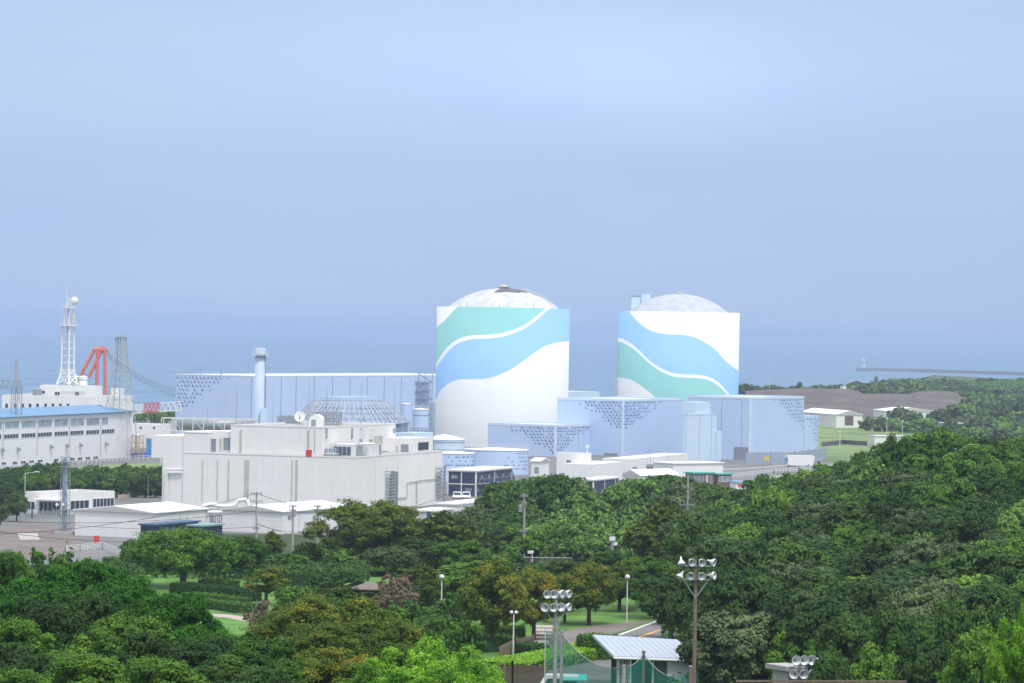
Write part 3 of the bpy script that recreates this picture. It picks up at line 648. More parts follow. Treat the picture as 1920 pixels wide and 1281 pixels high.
# red cabinet and roof plant on lower roof
def onroof(name, label, cat, px, py, z, sx_, sy_, sz_, m, rot=R(71-90), parts=None, group=None):
    p = G(px, py, z); root = thing(name, p, label, cat, group); part('casing', MB().box(p, sx_, sy_, sz_, rot), m, root)
    part('top_plate', MB().box((p.x, p.y, p.z+sz_), sx_+.12, sy_+.12, .08, rot), roofw, root); return root, p
zr = zl-.12
r_, p = onroof('red_cabinet', 'bright red cabinet on the ledge of the ivory office', 'cabinet', 579, 856.5, zl, 1.1, .8, 1.5, red); part('door_panel', MB().box((p.x-.1, p.y-.5, p.z+.2), .7, .04, 1.0, R(-19)), mat('red_dark', (.55, .08, .06)), r_)
r_, p = onroof('tank_frame', 'grey frame of small tanks on the lower office roof', 'equipment', 618, 855.5, zr, 3.2, 3, .5, steelg)
for i in range(5): part('small_tank', MB().lathe((p.x-1.2+i*.6, p.y-.8+.3*i, p.z+.5), [(.25, 0), (.25, 1.1), (.02, 1.3)], 10), steelb, r_)
# air handling bank
r_, p = onroof('air_conditioner_bank', 'white rooftop cooling bank with four dark grilles', 'air conditioner', 650, 855, zr, 4.1, 5, 2.5, steelw)
for i in range(4):
    a = R(-19); cx = -1.5+i*1.0; o = Vector((p.x+cx*math.cos(a)+2.55*math.sin(a), p.y+cx*math.sin(a)-2.55*math.cos(a), p.z+.25)); part('grille', MB().box(o, .85, .08, 1.8, a), mat('grille_navy', (.10, .13, .18), .5), r_)
for (px, py, sx_, sz_, lab) in ((689, 853.5, 3.0, 2.5, 'plain white rooftop plant box right of the grilled cooling bank'), ):
    r_, p = onroof('plant_box', lab, 'plant box', px, py, zr, sx_, 6, sz_, steelw); part('shutter', MB().box((p.x-1.0, p.y-3.0, p.z+.2), 2.0, .06, 2.0, R(-19)), mat('shutter_pale', (.66, .66, .66), .5, panel=.25), r_)
for (px, py, lab) in ((671, 855, 'slim grey fan unit between the cooling bank and plain plant box'), (706, 853, 'slim grey fan unit right of the plain plant box'), (806, 844, 'slim grey fan unit at the right end of the office roof')):
    r_, p = onroof('fan_unit', lab, 'fan unit', px, py, zr, 1.0, 3, 2.3, steelg, group='fan units on the office roof'); part('fan_guard', MB().lathe((p.x, p.y, p.z+2.38), [(.4, 0), (.4, .25), (.02, .3)], 12), darkm, r_)
pb = Bld('penthouse', 'small ivory penthouse with a shutter at the right end of the office roof', 'building', 773, DO+22, 722, 812, 822, g=GO, wall=offw, roof=roofw, z0=zr+.004, par=.2)
pb.box(pb.L, 752, 833, 766, 848, 'shutter', louv, .06); pb.box(pb.L, 742, 836, 747, 850, 'door', stain, .06); pb.box(pb.R, 784, 830, 803, 843, 'grille', glass, .08)
# roof aerials
zu = ub.z1-.3
p = G(562, 796, zu); root = thing('satellite_dish', p, 'white satellite dish facing the viewer on the ivory upper storey', 'satellite dish')
ax = Vector((-.15, -1, .25)); c = p+Vector((0, -.3, 1.75))
part('reflector', MB().lathe(c, [(.01, -.26), (.6, -.2), (1.0, -.1), (1.2, .05), (1.22, .02), (1.0, -.15), (.5, -.3)], 32, ax), white, root, True)
part('feed', MB().tube(c, c+ax.normalized()*.9, .06).lathe(c+ax.normalized()*.85, [(.12, 0), (.12, .25), (.01, .3)], 10, ax), steelg, root)
part('mount', MB().tube(p, c, .14).tube(p+Vector((-.6, .4, 0)), c, .06).tube(p+Vector((.6, .4, 0)), c, .06), steelg, root)
p = G(592, 800, zu); root = thing('white_shelter', p, 'white rounded cover beside the satellite dish', 'equipment shelter')
mb = MB(); Nn = 12
for i in range(Nn):
    a0, a1 = math.pi*i/Nn, math.pi*(i+1)/Nn
    mb.add([(p.x+1.5*math.cos(a), y, p.z+1.4+1.1*math.sin(a)) for y in (p.y, p.y+7) for a in (a0, a1)], [(0, 1, 3, 2)])
mb.add([(p.x+1.5*math.cos(math.pi*i/Nn), p.y, p.z+1.4+1.1*math.sin(math.pi*i/Nn)) for i in range(Nn+1)], [tuple(range(Nn+1))]); mb.box((p.x, p.y+3.5, p.z), 3.0, 7, 1.4)
part('cover', mb, white, root); part('hatch', MB().box((p.x-.5, p.y-.03, p.z+.1), 1, .05, 1.4), steelg, root)
for x0, x1, ty, dd, m_, lab in ((592, 638, 773, 447, steelg, 'dark steel aerial frame on the upper office roof'), (520, 556, 781, 452, steelg, 'grey lattice clutter of aerial frames left of the satellite dish')):
    frame('aerial_frame', lab, 'steel frame', x0, x1, dd, ty, zu, 9, 4, 7, m_, .11)
def mast(px, topy, d, z0, label, r=.06, n='lightning_mast'):
    a = P(px, topy, d); root = thing(n, (a.x, a.y, z0), label, 'mast', 'thin masts among the office roofs'); part('pole', MB().tube((a.x, a.y, z0), a, r*1.6, r*.6), steelg, root); part('tip', MB().tube(a, a+Vector((0, 0, .5)), r*.4), steelg, root); return root
for px, ty, d_, lab in ((444, 720, 455, 'thin mast in front of the hall, just left of the round stack'), (513, 718, 455, 'thin mast just right of the round stack'), (580, 714, 455, 'tall thin mast left of the lattice roof'), (613, 728, 460, 'thick antenna mast above the lattice roof'), (678, 720, 455, 'thin mast over the middle of the lattice roof'), (740, 720, 462, 'thin mast at the right edge of the lattice roof'), (389, 757, 450, 'short thin mast left of the office block')):
    mast(px, ty, d_, zu-1 if px > 400 else 25, lab, .09 if px == 613 else .05)
# outside ducts on lower right face
mb = MB(); f = m0.R
for x in (731, 734, 737, 741): s, z = f.hit(x, 884); mb.tube(f.pt(s, 13, .5), f.pt(s, z, .5), .25, n=8)
part('duct', mb, steelg, m0.root)
mb = MB()
for y in range(884, 940, 6): s, z = f.hit(722, y); s2, _ = f.hit(733, y); mb.tube(f.pt(s, z, .7), f.pt(s2, z, .7), .12); mb.tube(f.pt(s, z, .1), f.pt(s, z, .9), .1)
for y in range(878, 930, 7): s, z = f.hit(816, y); s2, _ = f.hit(827, y); mb.tube(f.pt(s, z, .7), f.pt(s2, z, .7), .14); mb.tube(f.pt(s, z, .1), f.pt(s, z, 1.1), .12); mb.tube(f.pt(s, z, .7), f.pt(s2, z-1, .7), .1)
s, z = f.hit(828, 874); mb.tube(f.pt(s, 13, .8), f.pt(s, z, .8), .25)
part('pipe_bracket', mb, steelg, m0.root)
mb = MB(); pts = [f.pt(*f.hit(x, y), .2) for x, y in ((742, 934), (762, 932), (762, 905), (790, 900), (827, 896))]; mb.path(pts, .1); pts = [f.pt(*f.hit(x, y), .2) for x, y in ((780, 945), (780, 903))]; mb.path(pts, .15)
part('conduit', mb, stain, m0.root)
# ------------------------------------------------------------------ white sheds in front of the office
s1 = Bld('storage_shed', 'long white shed with low pitched roof, nearest to the car park', 'shed', 289, 372, 141, 388, 963, g=grid(66), wall=shedw, roof=roofw, kind='gv', par=1.0, group='white sheds before the office')
seams(s1, s1.R, [322, 337, 350], 967, 985, w=.1, m=stain, name='downpipe', o=.1); s1.box(s1.R, 386.5, 950, 388, 975, 'downpipe', stain, .15)
s2 = Bld('storage_shed', 'white shed with low pitched roof behind the three concrete power poles', 'shed', 529, 385, 417, 655, 961, g=grid(64), wall=shedw, roof=roofw, kind='gv', par=1.0, group='white sheds before the office')
seams(s2, s2.R, [560, 600], 958, 990, w=.1, m=stain, name='downpipe', o=.1)
s3 = Bld('storage_shed', 'narrow white lean-to between the two long white sheds', 'shed', 400, 395, 388, 417, 962, g=grid(64), wall=shedw, roof=roofw, kind='slab', group='white sheds before the office')
s3.box(s3.L, 393, 965, 399, 990, 'door', steelg, .06)
frame('pipe_rack', 'small grey frame of upright pipes between the two long white sheds', 'pipe rack', 396, 415, 380, 967, 13, 5, 2, 1.5, steelg, .08)
# pipes on ground behind sheds
mb = MB(); mb.path([P(x, y, 405) for x, y in ((380, 950), (395, 946), (420, 950), (440, 948), (447, 938), (462, 937), (466, 948))], .45, 8)
solo('insulated_pipe', mb, white, tuple(P(380, 955, 405)), 'fat white pipe bending upward at the foot of the ivory office', 'pipe')
r_ = Bld('navy_shelter', 'dark navy open shelter at the foot of the nearest white shed', 'shelter', 291, 362, 289, 372, 986, g=grid(66), wall=navy, roof=mat('navy_roof', (.07, .13, .22)), kind='slab', Lu=3)
for x in (300, 310, 322, 335): r_.win(r_.R, x, 989, x+5, 1000, 1, glassl, steelg)
Bld('teal_canopy', 'low canopy with teal edge in front of the upright pipes', 'canopy', 380, 366, 372, 417, 988, g=grid(66), wall=navy, roof=mat('faded_teal', (.22, .38, .40)), kind='slab', Lu=3)
s4 = Bld('flat_white_building', 'low white building with wide flat roof at the right foot of the office', 'building', 855, 440, 818, 935, 947, g=GO, wall=white, roof=roofw, kind='slab')
Bld('flat_white_building', 'small white annex behind the loose yellow-green tree', 'building', 812, 415, 775, 850, 960, g=GO, wall=white, roof=roofw, kind='slab')
tank('blue_column', 'short dark blue column with a white cap behind the loose tree', 804, 405, 4, 958, m=mat('blue_column_paint', (.08, .16, .34)), cone=.5, rail=False)
# ------------------------------------------------------------------ black cabins
def cabin(label, px, d, l, r_, top, storeys, rails=True):
    b = Bld('site_cabin', label, 'cabin', px, d, l, r_, top, g=GO, wall=navy, roof=roofw, kind='slab', group='navy site cabins')
    H_ = (b.z1-b.z0)/storeys
    for f, Ln in ((b.L, b.Lu), (b.R, b.Lv)):
        n = max(2, int(Ln/2.6)); mb = MB()
        for i in range(n+1): s = min(Ln*i/n, Ln-.05); f.slab(mb, s, s+.16, b.z0, b.z1, -.02, .07)
        part('post', mb, steelw, b.root) if False else None
        for i in range(0, n+1, max(1, n//2)): s = min(Ln*i/n, Ln-.2); q = MB(); f.slab(q, s, s+.25, b.z0, b.z1, -.02, .1); part('post', q, steelw, b.root)
        for k in range(storeys):
            q = MB(); f.slab(q, 0, Ln, b.z0+(k+1)*H_-.25, b.z0+(k+1)*H_-.02, -.02, .09); part('floor_band', q, steelw, b.root)
            for i in range(n):
                if (i+k) % 2 == 0:
                    s = Ln*(i+.3)/n; q = MB(); f.slab(q, s, s+Ln/n*.45, b.z0+k*H_+1.1, b.z0+k*H_+1.9, -.02, .05); part('window', q, glassl, b.root)
    return b
cb = cabin('two-storey navy cabins with white frame, below the wide blue tank', 893, 481, 840, 960, 884, 2)
q = cb.R; mb = MB(); s1_, s2_ = cb.Lv+.2, cb.Lv+5
q.slab(mb, s1_, s1_+.3, 13, cb.z1, -.4, 0); mb.add([q.pt(s1_, cb.z1-.2, 0), q.pt(s2_, 13, 0), q.pt(s1_, 13, 0)], [(0, 1, 2)]); part('stair_flank', mb, navy, cb.root)
mb = MB(); 
for i in range(9): s = cb.Lv*i/8; mb.tube(q.pt(s, 16, .9), q.pt(s, 17.1, .9), .05)
mb.tube(q.pt(0, 17.1, .9), q.pt(cb.Lv, 17.1, .9), .05); q.slab(mb, 0, cb.Lv, 15.85, 16, .1, 1); part('balcony_rail', mb, steelg, cb.root)
for px in (857, 874):
    p = G(px, 935, 13); root = thing('parked_van', p, 'small white van parked '+('left, ' if px < 860 else 'right, ')+'below the two-storey navy cabins', 'van', 'two white vans by the cabins')
    part('body', MB().box8([(p.x-1.1, p.y, p.z+.3), (p.x+1.1, p.y, p.z+.3), (p.x+1.1, p.y+3, p.z+.3), (p.x-1.1, p.y+3, p.z+.3), (p.x-.85, p.y+.5, p.z+1.5), (p.x+.85, p.y+.5, p.z+1.5), (p.x+.85, p.y+2.8, p.z+1.5), (p.x-.85, p.y+2.8, p.z+1.5)]), white, root)
    part('windscreen', MB().add([(p.x-.8, p.y+.19, p.z+.85), (p.x+.8, p.y+.19, p.z+.85), (p.x+.75, p.y+.43, p.z+1.4), (p.x-.75, p.y+.43, p.z+1.4)], [(0, 1, 2, 3)]), glass, root)
    for dx in (-.9, .9):
        for dy in (.6, 2.4): part('wheel', MB().tube((p.x+dx-.1, p.y+dy, p.z+.3), (p.x+dx+.1, p.y+dy, p.z+.3), .3, n=12), wirem, root)
c2 = cabin('single-storey navy cabin with a big white window, rising behind the wooded mound', 1113, 480, 1085, 1160, 901, 1)
c2.box(c2.L, 1086, 903, 1098, 914, 'blind', white, .12)
# ------------------------------------------------------------------ white buildings behind mound
b = Bld('gate_office', 'white two-tier building with roof aerial behind the wooded mound', 'building', 1102, 530, 1044, 1109, 850, g=GO, wall=white, roof=roofw)
b.win(b.L, 1063, 863, 1070, 867, 2); b.win(b.L, 1079, 885, 1087, 894); b.win(b.L, 1093, 886, 1102, 894, 2)
root = b.root; p = b.L.pt(b.L.hit(1092, 850)[0], b.z1, -4); part('aerial', MB().tube(p, (p[0], p[1], p[2]+1.6), .25).lathe((p[0], p[1], p[2]+1.2), [(.5, 0), (.5, .5), (.02, .8)], 12), steelw, root)
Bld('gate_office_wing', 'white single-storey wing right of the two-tier white building', 'building', 1112, 525, 1103, 1168, 871, g=GO, wall=white, roof=roofw, Lu=8)
b = Bld('pump_house', 'small white hut left of the two-tier white building', 'hut', 1012, 545, 996, 1030, 866, g=GO, wall=white, roof=roofw, kind='gu', par=.8); b.box(b.L, 1002, 876, 1010, 888, 'door', steelg, .06)
b = Bld('beige_workshop', 'long beige flat workshop at the foot of the middle blue block', 'building', 1180, 575, 1172, 1290, 861, g=GO, wall=offw, roof=roofw, Lu=8)
b.box(b.R, 1212, 874, 1246, 880, 'window_strip', glass, .08); b.box(b.R, 1186, 876, 1194, 886, 'door', steelg, .06); b.box(b.R, 1213, 871, 1246, 873, 'canopy', steelg, 1.2)
b = Bld('beige_workshop', 'low beige building below the pale stair tower', 'building', 1262, 555, 1255, 1356, 870, g=grid(40), wall=offw, roof=roofw, Lu=8, kind='slab')
Bld('white_warehouse', 'low building with broad white roof just above the mound treetops', 'building', 1200, 500, 1168, 1270, 893, g=grid(48), wall=white, roof=roofw, kind='gv', par=1.4)
for px in (1215, 1220, 1253): mast(px, 846, 570, 13, 'thin mast above the beige workshop, %s' % {1215: 'left of the pair', 1220: 'right of the pair', 1253: 'standing alone to the right'}[px])
b = Bld('green_roofed_shelter', 'grey shelter under a teal sheet roof above the mound', 'shelter', 1300, 500, 1285, 1338, 888, g=grid(30), wall=mat('weathered_grey_board', (.26, .25, .24), .8, streak=.3), roof=teal, kind='slab')
for i in range(5): 
    s = b.Lv*(i+.2)/5; q = MB(); b.R.slab(q, s, s+.3, 13.2, b.z1-.4, 0, .1); part('board', q, steelw if i == 3 else steelg, b.root)
b = Bld('green_roofed_shelter', 'glazed lean-to with teal roof right of the grey shelter', 'shelter', 1345, 503, 1336, 1372, 890, g=grid(30), wall=mat('brown_board', (.18, .13, .12), .8), roof=teal, kind='slab')
for x in (1349, 1356, 1363): b.win(b.R, x, 894, x+5, 903, 1, glassl, steelw)
b = Bld('white_tank_box', 'white box with blue lid near the teal roofed shelters', 'container', 1380, 490, 1377, 1416, 905, g=grid(25), wall=white, roof=mat('light_blue_lid', (.3, .5, .66)), kind='slab', Lu=3); b.box(b.R, 1384, 908, 1390, 914, 'emblem', red, .05)
# bus / trailer
p = G(1478, 876, 13); root = thing('site_bus', p, 'white bus with blue front parked by the grey screen fence', 'bus')
ang = R(22); part('body', MB().box(p+Vector((3.4, 3, .5)), 8.6, 2.5, 3.0, ang), white, root)
part('front_panel', MB().box(p+Vector((-.7, 1.2, .6)), .12, 2.4, 2.3, ang), mat('pale_blue_panel', (.4, .55, .72)), root); part('window_strip', MB().box(p+Vector((.5, .6, 1.7)), 2.4, .1, .9, ang), glass, root)
for i in (0, 6): part('wheel', MB().tube(p+Vector((i, .4+i*.4, .5)), p+Vector((i, .8+i*.4, .5)), .5, n=14), wirem, root)
p = G(1520, 870, 13); root = thing('parked_truck', p, 'small white truck half hidden by trees, right of the white bus', 'truck'); part('cab', MB().box(p+Vector((0, 0, .5)), 2.2, 3, 1.9), white, root); part('bed', MB().box(p+Vector((2.1, 0, .5)), 2.2, 3, .9), steelg, root)
for i in (-.4, 2.4): part('wheel', MB().tube(p+Vector((i, -1.5, .45)), p+Vector((i, -1.2, .45)), .45, n=12), wirem, root)
q = G(1437, 873, 13); q.y -= .6; root = thing('warning_sign', q, 'small yellow sign on the grey screen fence', 'sign'); part('board', MB().box(q+Vector((0, 0, 1.6)), 1.6, .08, 1.1), mat('yellow_paint', (.75, .55, .08)), root); part('post', MB().tube(q, q+Vector((0, 0, 1.7)), .06), steelg, root)
# rails in the yard
def railing(label, pts, hgt=1.1, m=steelw, step=2.5, rails=2, name='railing', r=.05, group=None, cat='railing', post_parts=False):
    root = thing(name, pts[0], label, cat, group); mp, mr_ = MB(), MB()
    for a, b_ in zip(pts, pts[1:]):
        a, b_ = Vector(a), Vector(b_); n = max(1, int((b_-a).length/step))
        for i in range(n+1):
            p = a+(b_-a)*i/n
            if len(root.children) < 98: part('post', MB().tube(p, p+Vector((0, 0, hgt)), r*1.2, n=4), m, root)
        for k in range(rails): zz = Vector((0, 0, hgt*(1-k/max(rails, 1)*.85))); mr_.tube(a+zz, b_+zz, r, n=4)
    part('rails', mr_, m, root); return root
railing('white guard rail across the yard below the white bus', [G(1372, 898, 13), G(1450, 888, 13), G(1560, 880, 13)], 1.3, r=.09)
railing('white guard rail nearest the teal roofed shelters', [G(1390, 916, 13), G(1440, 905, 13), G(1500, 895, 13)], 1.2, r=.09)
railing('long white kerb rail in front of the grey screen fence', [G(1352, 884, 13), G(1430, 880, 13), G(1500, 874, 13)], .7, r=.1)
railing('white fence along the yard foot of the middle blue block', [G(1108, 872, 13), G(1168, 876, 13)], 1.5, r=.08)
sheet('planted_strip', gp([(1395, 905), (1450, 892), (1560, 884), (1560, 900), (1440, 915)], 13), fieldm, 13, dz=.012)
# ------------------------------------------------------------------ blue roofed warehouse at left
A0 = G(246, 857, 13); A1 = G(-60, 881.5, 13); dv = Vector((A0.x-A1.x, A0.y-A1.y)).normalized()
root_face = Face((A1.x, A1.y), dv, Vector((dv.y, -dv.x)))
ze = P(246, 773, A0.y/K).z; Lw = (Vector((A0.x, A0.y))-Vector((A1.x, A1.y))).length
wb = type('o', (), {})(); wb.root = thing('blue_roofed_warehouse', (A1.x, A1.y, 13), 'long white sided warehouse under a blue pitched roof at the left edge', 'warehouse'); wb.z0 = 13
bk = Vector((-dv.y, dv.x))*26; a, c = Vector((A1.x, A1.y)), Vector((A0.x, A0.y))
mb = MB().prism([tuple(a), tuple(c), tuple(c+bk), tuple(a+bk)], 13, ze); part('wall', mb, mat('white_ribbed_siding', (.80, .80, .82), .5, var=.02, panel=.9, pdark=.92, streak=.04), wb.root)
mb = MB(); nf = -Vector((-dv.y, dv.x)); e0, e1 = a+nf*.8-dv*.8, c+nf*.8+dv*.8; r0, r1 = a+bk/2-dv*.8, c+bk/2+dv*.8; k0, k1 = a+bk*1.03-dv*.8, c+bk*1.03+dv*.8; rz_ = ze+1.9
V3 = lambda p, z: (p.x, p.y, z)
for zz in (0, -.25): mb.add([V3(e0, ze+.35+zz), V3(e1, ze+.35+zz), V3(r1, rz_+zz), V3(r0, rz_+zz)], [(0, 1, 2, 3)]); mb.add([V3(k0, ze+.35+zz), V3(k1, ze+.35+zz), V3(r1, rz_+zz), V3(r0, rz_+zz)], [(0, 1, 2, 3)])
mb.add([V3(e0, ze+.1), V3(e1, ze+.1), V3(e1, ze+.35), V3(e0, ze+.35)], [(0, 1, 2, 3)]); mb.add([V3(e1, ze+.1), V3(r1, rz_-.25), V3(r1, rz_), V3(e1, ze+.35)], [(0, 1, 2, 3)]); mb.add([V3(c, ze), V3(c+bk, ze), V3(r1-dv*.8, rz_-.25)], [(0, 1, 2)])
part('roof', mb, skyroof, wb.root)
cx = lambda x: x/4.0; cy = lambda y: y/4.0+740
for x0, x1, y0, y1 in ((-90, 12, 207, 262), (37, 140, 202, 250), (163, 265, 196, 244), (287, 388, 190, 240), (409, 510, 184, 236), (530, 628, 180, 232), (648, 745, 176, 228), (763, 808, 172, 221)):
    Bld.win(wb, root_face, cx(x0), cy(y0), cx(x1), cy(y1), 2 if x1-x0 > 60 else 1, mat('glazing_blue', (.34, .42, .50), .25, scale=.4, var=.2))
for x0, x1, y0, y1 in ((-90, 8, 302, 334), (30, 137, 298, 328), (160, 263, 291, 321), (283, 387, 285, 314), (407, 508, 278, 307), (527, 625, 272, 301), (645, 742, 267, 297), (762, 856, 261, 290)):
    Bld.win(wb, root_face, cx(x0), cy(y0), cx(x1), cy(y1), 5, glass)
for x, y in ((28, 517), (110, 513), (173, 508), (236, 503), (300, 499), (420, 491), (540, 485), (600, 481), (658, 477), (716, 473)):
    Bld.win(wb, root_face, cx(x-17), cy(y-9), cx(x+17), cy(y+9), 2, glass)
for x in (20, 275, 517, 750): seams(wb, root_face, [cx(x)], 790, 855, w=.3, m=stain, name='downpipe', o=.15)
for x, y in ((10, 415), (130, 410), (378, 393), (497, 385), (598, 380), (790, 372)):
    s, z = root_face.hit(cx(x), cy(y)); part('vent_hood', MB().box8([root_face.pt(s-.4, z-.5, 0), root_face.pt(s+.4, z-.5, 0), root_face.pt(s+.4, z-.5, .9), root_face.pt(s-.4, z-.5, .9), root_face.pt(s-.4, z+.7, 0), root_face.pt(s+.4, z+.7, 0), root_face.pt(s+.4, z+.2, .9), root_face.pt(s-.4, z+.2, .9)]), steelg, wb.root)
# ------------------------------------------------------------------ far-left administration building and tower
ab = Bld('administration_building', 'white office with small dark windows and a telecom tower, behind the blue roof', 'building', 199, 640, 4, 250, 744.5, g=grid(80), wall=white, roof=roofg)
for x in (10, 26, 40, 54, 68, 83, 97, 111, 125): ab.win(ab.L, x, 757, x+5, 765, 1)
ab.win(ab.L, 177, 760, 192, 768, 1)
ab2 = Bld('rooftop_storey', 'white upper storey under the telecom tower', 'building', 179, 646, 75, 192, 724, g=grid(80), wall=white, roof=roofw, z0=ab.z1-.39); ab2.win(ab2.L, 79, 733, 84, 738); ab2.win(ab2.L, 103, 735, 112, 741, 2); ab2.win(ab2.L, 141, 735, 148, 741)
Bld('stair_house', 'small white rooftop box behind the olive lattice tower', 'building', 226, 655, 208, 233, 728, g=grid(80), wall=white, roof=roofw, z0=ab.z1-.39)
railing('pale rail on the roof edge below the telecom tower', [P(115, 741, 643), P(160, 742, 643)], 1.2, m=steelg, step=.5, rails=3)
for px, y0, dd, lab in ((143, 722, 652, 'left white roof tank beside the telecom tower'), (156, 723, 651, 'right white roof tank beside the telecom tower')): tank('roof_tank', lab, px, dd, 8, 707, z0=P(px, y0, dd).z, m=white, cone=.5, rail=False, bands=1, group='roof tanks')
onp, p = onroof('rooftop_unit', 'dark rooftop unit at the left end of the administration building', 'air conditioner', 70, 741, ab.z1, 2.4, 2, 1.9, steelg)
# telecom tower (round-legged white)
def lattice(root, cx_, cy_, levels, legs, r, m, xb=True, name='lattice', rot=0.3):
    """levels [(z, halfwidth)]"""
    mb = MB(); mc = MB(); L_ = []
    for z, hw in levels: L_.append([Vector((cx_+hw*math.cos(rot+2*math.pi*i/legs), cy_+hw*math.sin(rot+2*math.pi*i/legs), z)) for i in range(legs)])
    for a, b_ in zip(L_, L_[1:]):
        for i in range(legs):
            j = (i+1) % legs; mb.tube(a[i], b_[i], r, n=6); mc.tube(b_[i], b_[j], r*.55, n=4)
            if xb: mc.tube(a[i], b_[j], r*.45, n=4); mc.tube(a[j], b_[i], r*.45, n=4)
    part('legs', mb, m, root); part('bracing', mc, m, root)
d_ = 650; Yt = d_*K; zz_ = lambda y, dd=d_: P(128, y, dd).z; Xt = colX(127, Yt, 40)
root = thing('telecom_tower', (Xt, Yt, ab2.z1-.4), 'tall white telecom tower with round dishes on the administration building', 'tower'); pxm = d_/3800
lv = [(zz_(721), 20*pxm), (zz_(706), 14.5*pxm), (zz_(693), 12*pxm)]+[(zz_(y), (12-(693-y)*.012)*pxm) for y in (680, 667, 654, 641, 627, 613)]
lattice(root, Xt, Yt, lv[:3], 4, .32, white); lattice(root, Xt, Yt, lv[2:], 4, .28, white, xb=False)
lattice(root, Xt, Yt, [(zz_(721), 1.6*pxm), (zz_(610), 1.6*pxm), (zz_(575), 1.6*pxm), (zz_(557), 1.4*pxm)], 4, .10, steelw)
for y, rr in ((611, 17), (578, 13)):
    part('platform', MB().lathe((Xt, Yt, zz_(y)), [(.5, 0), (rr*pxm, 0), (rr*pxm, .35), (.5, .35)], 20), white, root)
    mb = MB()
    for i in range(12): a, c = i*math.pi/6, (i+1)*math.pi/6; p = Vector((Xt+rr*pxm*math.cos(a), Yt+rr*pxm*math.sin(a), zz_(y)+.3)); q_ = Vector((Xt+rr*pxm*math.cos(c), Yt+rr*pxm*math.sin(c), zz_(y)+.3)); mb.tube(p, p+Vector((0, 0, 1.1)), .06, n=4); mb.tube(p+Vector((0, 0, 1.1)), q_+Vector((0, 0, 1.1)), .06, n=4)
    part('platform_rail', mb, steelw, root)
lattice(root, Xt, Yt, [(zz_(610), 8*pxm), (zz_(594), 8*pxm), (zz_(578), 8*pxm)], 4, .14, white, xb=False)
ax = Vector((.35, -1, 0)); c = Vector((Xt+11.5*pxm, Yt-1, zz_(564))); part('dish_antenna', MB().lathe(c, [(.01, -.4), (7*pxm, -.4), (7.4*pxm, 0), (7*pxm, .35), (3*pxm, .55), (.01, .6)], 24, ax), white, root, True)
c = Vector((Xt+10*pxm, Yt-1, zz_(598))); part('drum_antenna', MB().tube(c-Vector((0, 0, 1.2)), c+Vector((0, 0, 1.4)), .6, n=12), mat('cream_drum', (.62, .60, .48)), root)
part('whip_aerial', MB().tube((Xt-4*pxm, Yt, zz_(578)), (Xt-4*pxm, Yt, zz_(536)), .1), steelw, root)
# olive lattice tower
d_ = 600; Yt = d_*K; Xt = colX(226, Yt, 40); z_ = lambda y: P(226, y, d_).z; pxm = d_/3800
root = thing('lattice_tower', (Xt, Yt, 13), 'grey-green four-legged lattice tower right of the red crane frame', 'tower')
lattice(root, Xt, Yt, [(13, 40*pxm)]+[(z_(y), hw*pxm*.9) for y, hw in ((769, 33), (750, 29), (727, 26), (712, 23), (697, 20.5), (683, 18), (669, 16), (655, 14), (644, 13), (633, 12))], 4, .13, steelo, rot=.55)
part('ladder', MB().tube((Xt, Yt-1, 13), (Xt, Yt-1, z_(632)), .17, n=4), steelo, root)
mb = MB().box((Xt, Yt, z_(632)), 24*pxm, 24*pxm, .25)
for i in range(5): mb.tube((Xt-1.8+i*.9, Yt-1, z_(632)), (Xt-1.8+i*.9, Yt-1, z_(632)+1.2), .08, n=4); 
part('top_platform', mb, steelo, root)
# red crane frame with cables and boom
d_ = 700; z_ = lambda y: P(180, y, d_).z
def Q(px, py, dd=d_): return P(px, py, dd)
root = thing('crane', (*Q(185, 735).xy, 13), 'large crane with red A-frame, slack cables and red and white lattice boom', 'crane')
mb = MB(); o = Vector((0, 6, 0))
for a, c in (((151, 704), (176, 658)), ((166, 708), (189, 660)), ((181, 735), (183, 655)), ((197, 728), (197, 655)), ((176, 657), (200, 657)), ((174, 655), (200, 654))): mb.tube(Q(*a), Q(*c), .58, n=8); 
mb.tube(Q(181, 735), (*Q(181, 735).xy, 13), .58, n=8); mb.tube(Q(197, 728), (*Q(197, 728).xy, 13), .58, n=8)
mb.box8([Q(184, 662), Q(200, 662), Q(200, 662)+o, Q(184, 662)+o, Q(184, 656), Q(200, 656), Q(200, 656)+o, Q(184, 656)+o]); part('a_frame', mb, mat('faded_red', (.68, .20, .16), .6), root)
mb = MB()
for px in (180, 184, 189, 193, 198): mb.tube(Q(px, 655), Q(px, 649), .12, n=4)
mb.tube(Q(180, 650), Q(198, 650), .12, n=4); mb.tube(Q(160, 676), Q(186, 678), .25, n=4); mb.tube(Q(152, 700), Q(168, 706), .25, n=4); part('walkway', mb, steelg, root)
def cat(a, b_, sag, n=14):
    a, b_ = Vector(a), Vector(b_); return [a.lerp(b_, i/n)-Vector((0, 0, sag*4*(i/n)*(1-i/n))) for i in range(n+1)]
for k in range(4): part('cable', MB().path(cat(Q(201, 660+k*3.0), Q(340, 733+k*4, 760), 2.2), .10, 4), steelg, root)
def truss(a, b_, hgt, n, m, dep=3, r=.18):
    mb = MB(); a, b_ = Vector(a), Vector(b_); up = Vector((0, 0, hgt)); o = Vector((0, dep, 0))
    for q in (Vector((0, 0, 0)), up, o, up+o): mb.tube(a+q, b_+q, r, n=4)
    for i in range(n):
        p, p1, pm = a.lerp(b_, i/n), a.lerp(b_, (i+1)/n), a.lerp(b_, (i+.5)/n)
        for q in (Vector((0, 0, 0)), o): mb.tube(p+q, pm+up+q, r*.6, n=4); mb.tube(pm+up+q, p1+q, r*.6, n=4)
        mb.tube(p, p+o, r*.5, n=4); mb.tube(pm+up, pm+up+o, r*.5, n=4)
    return mb
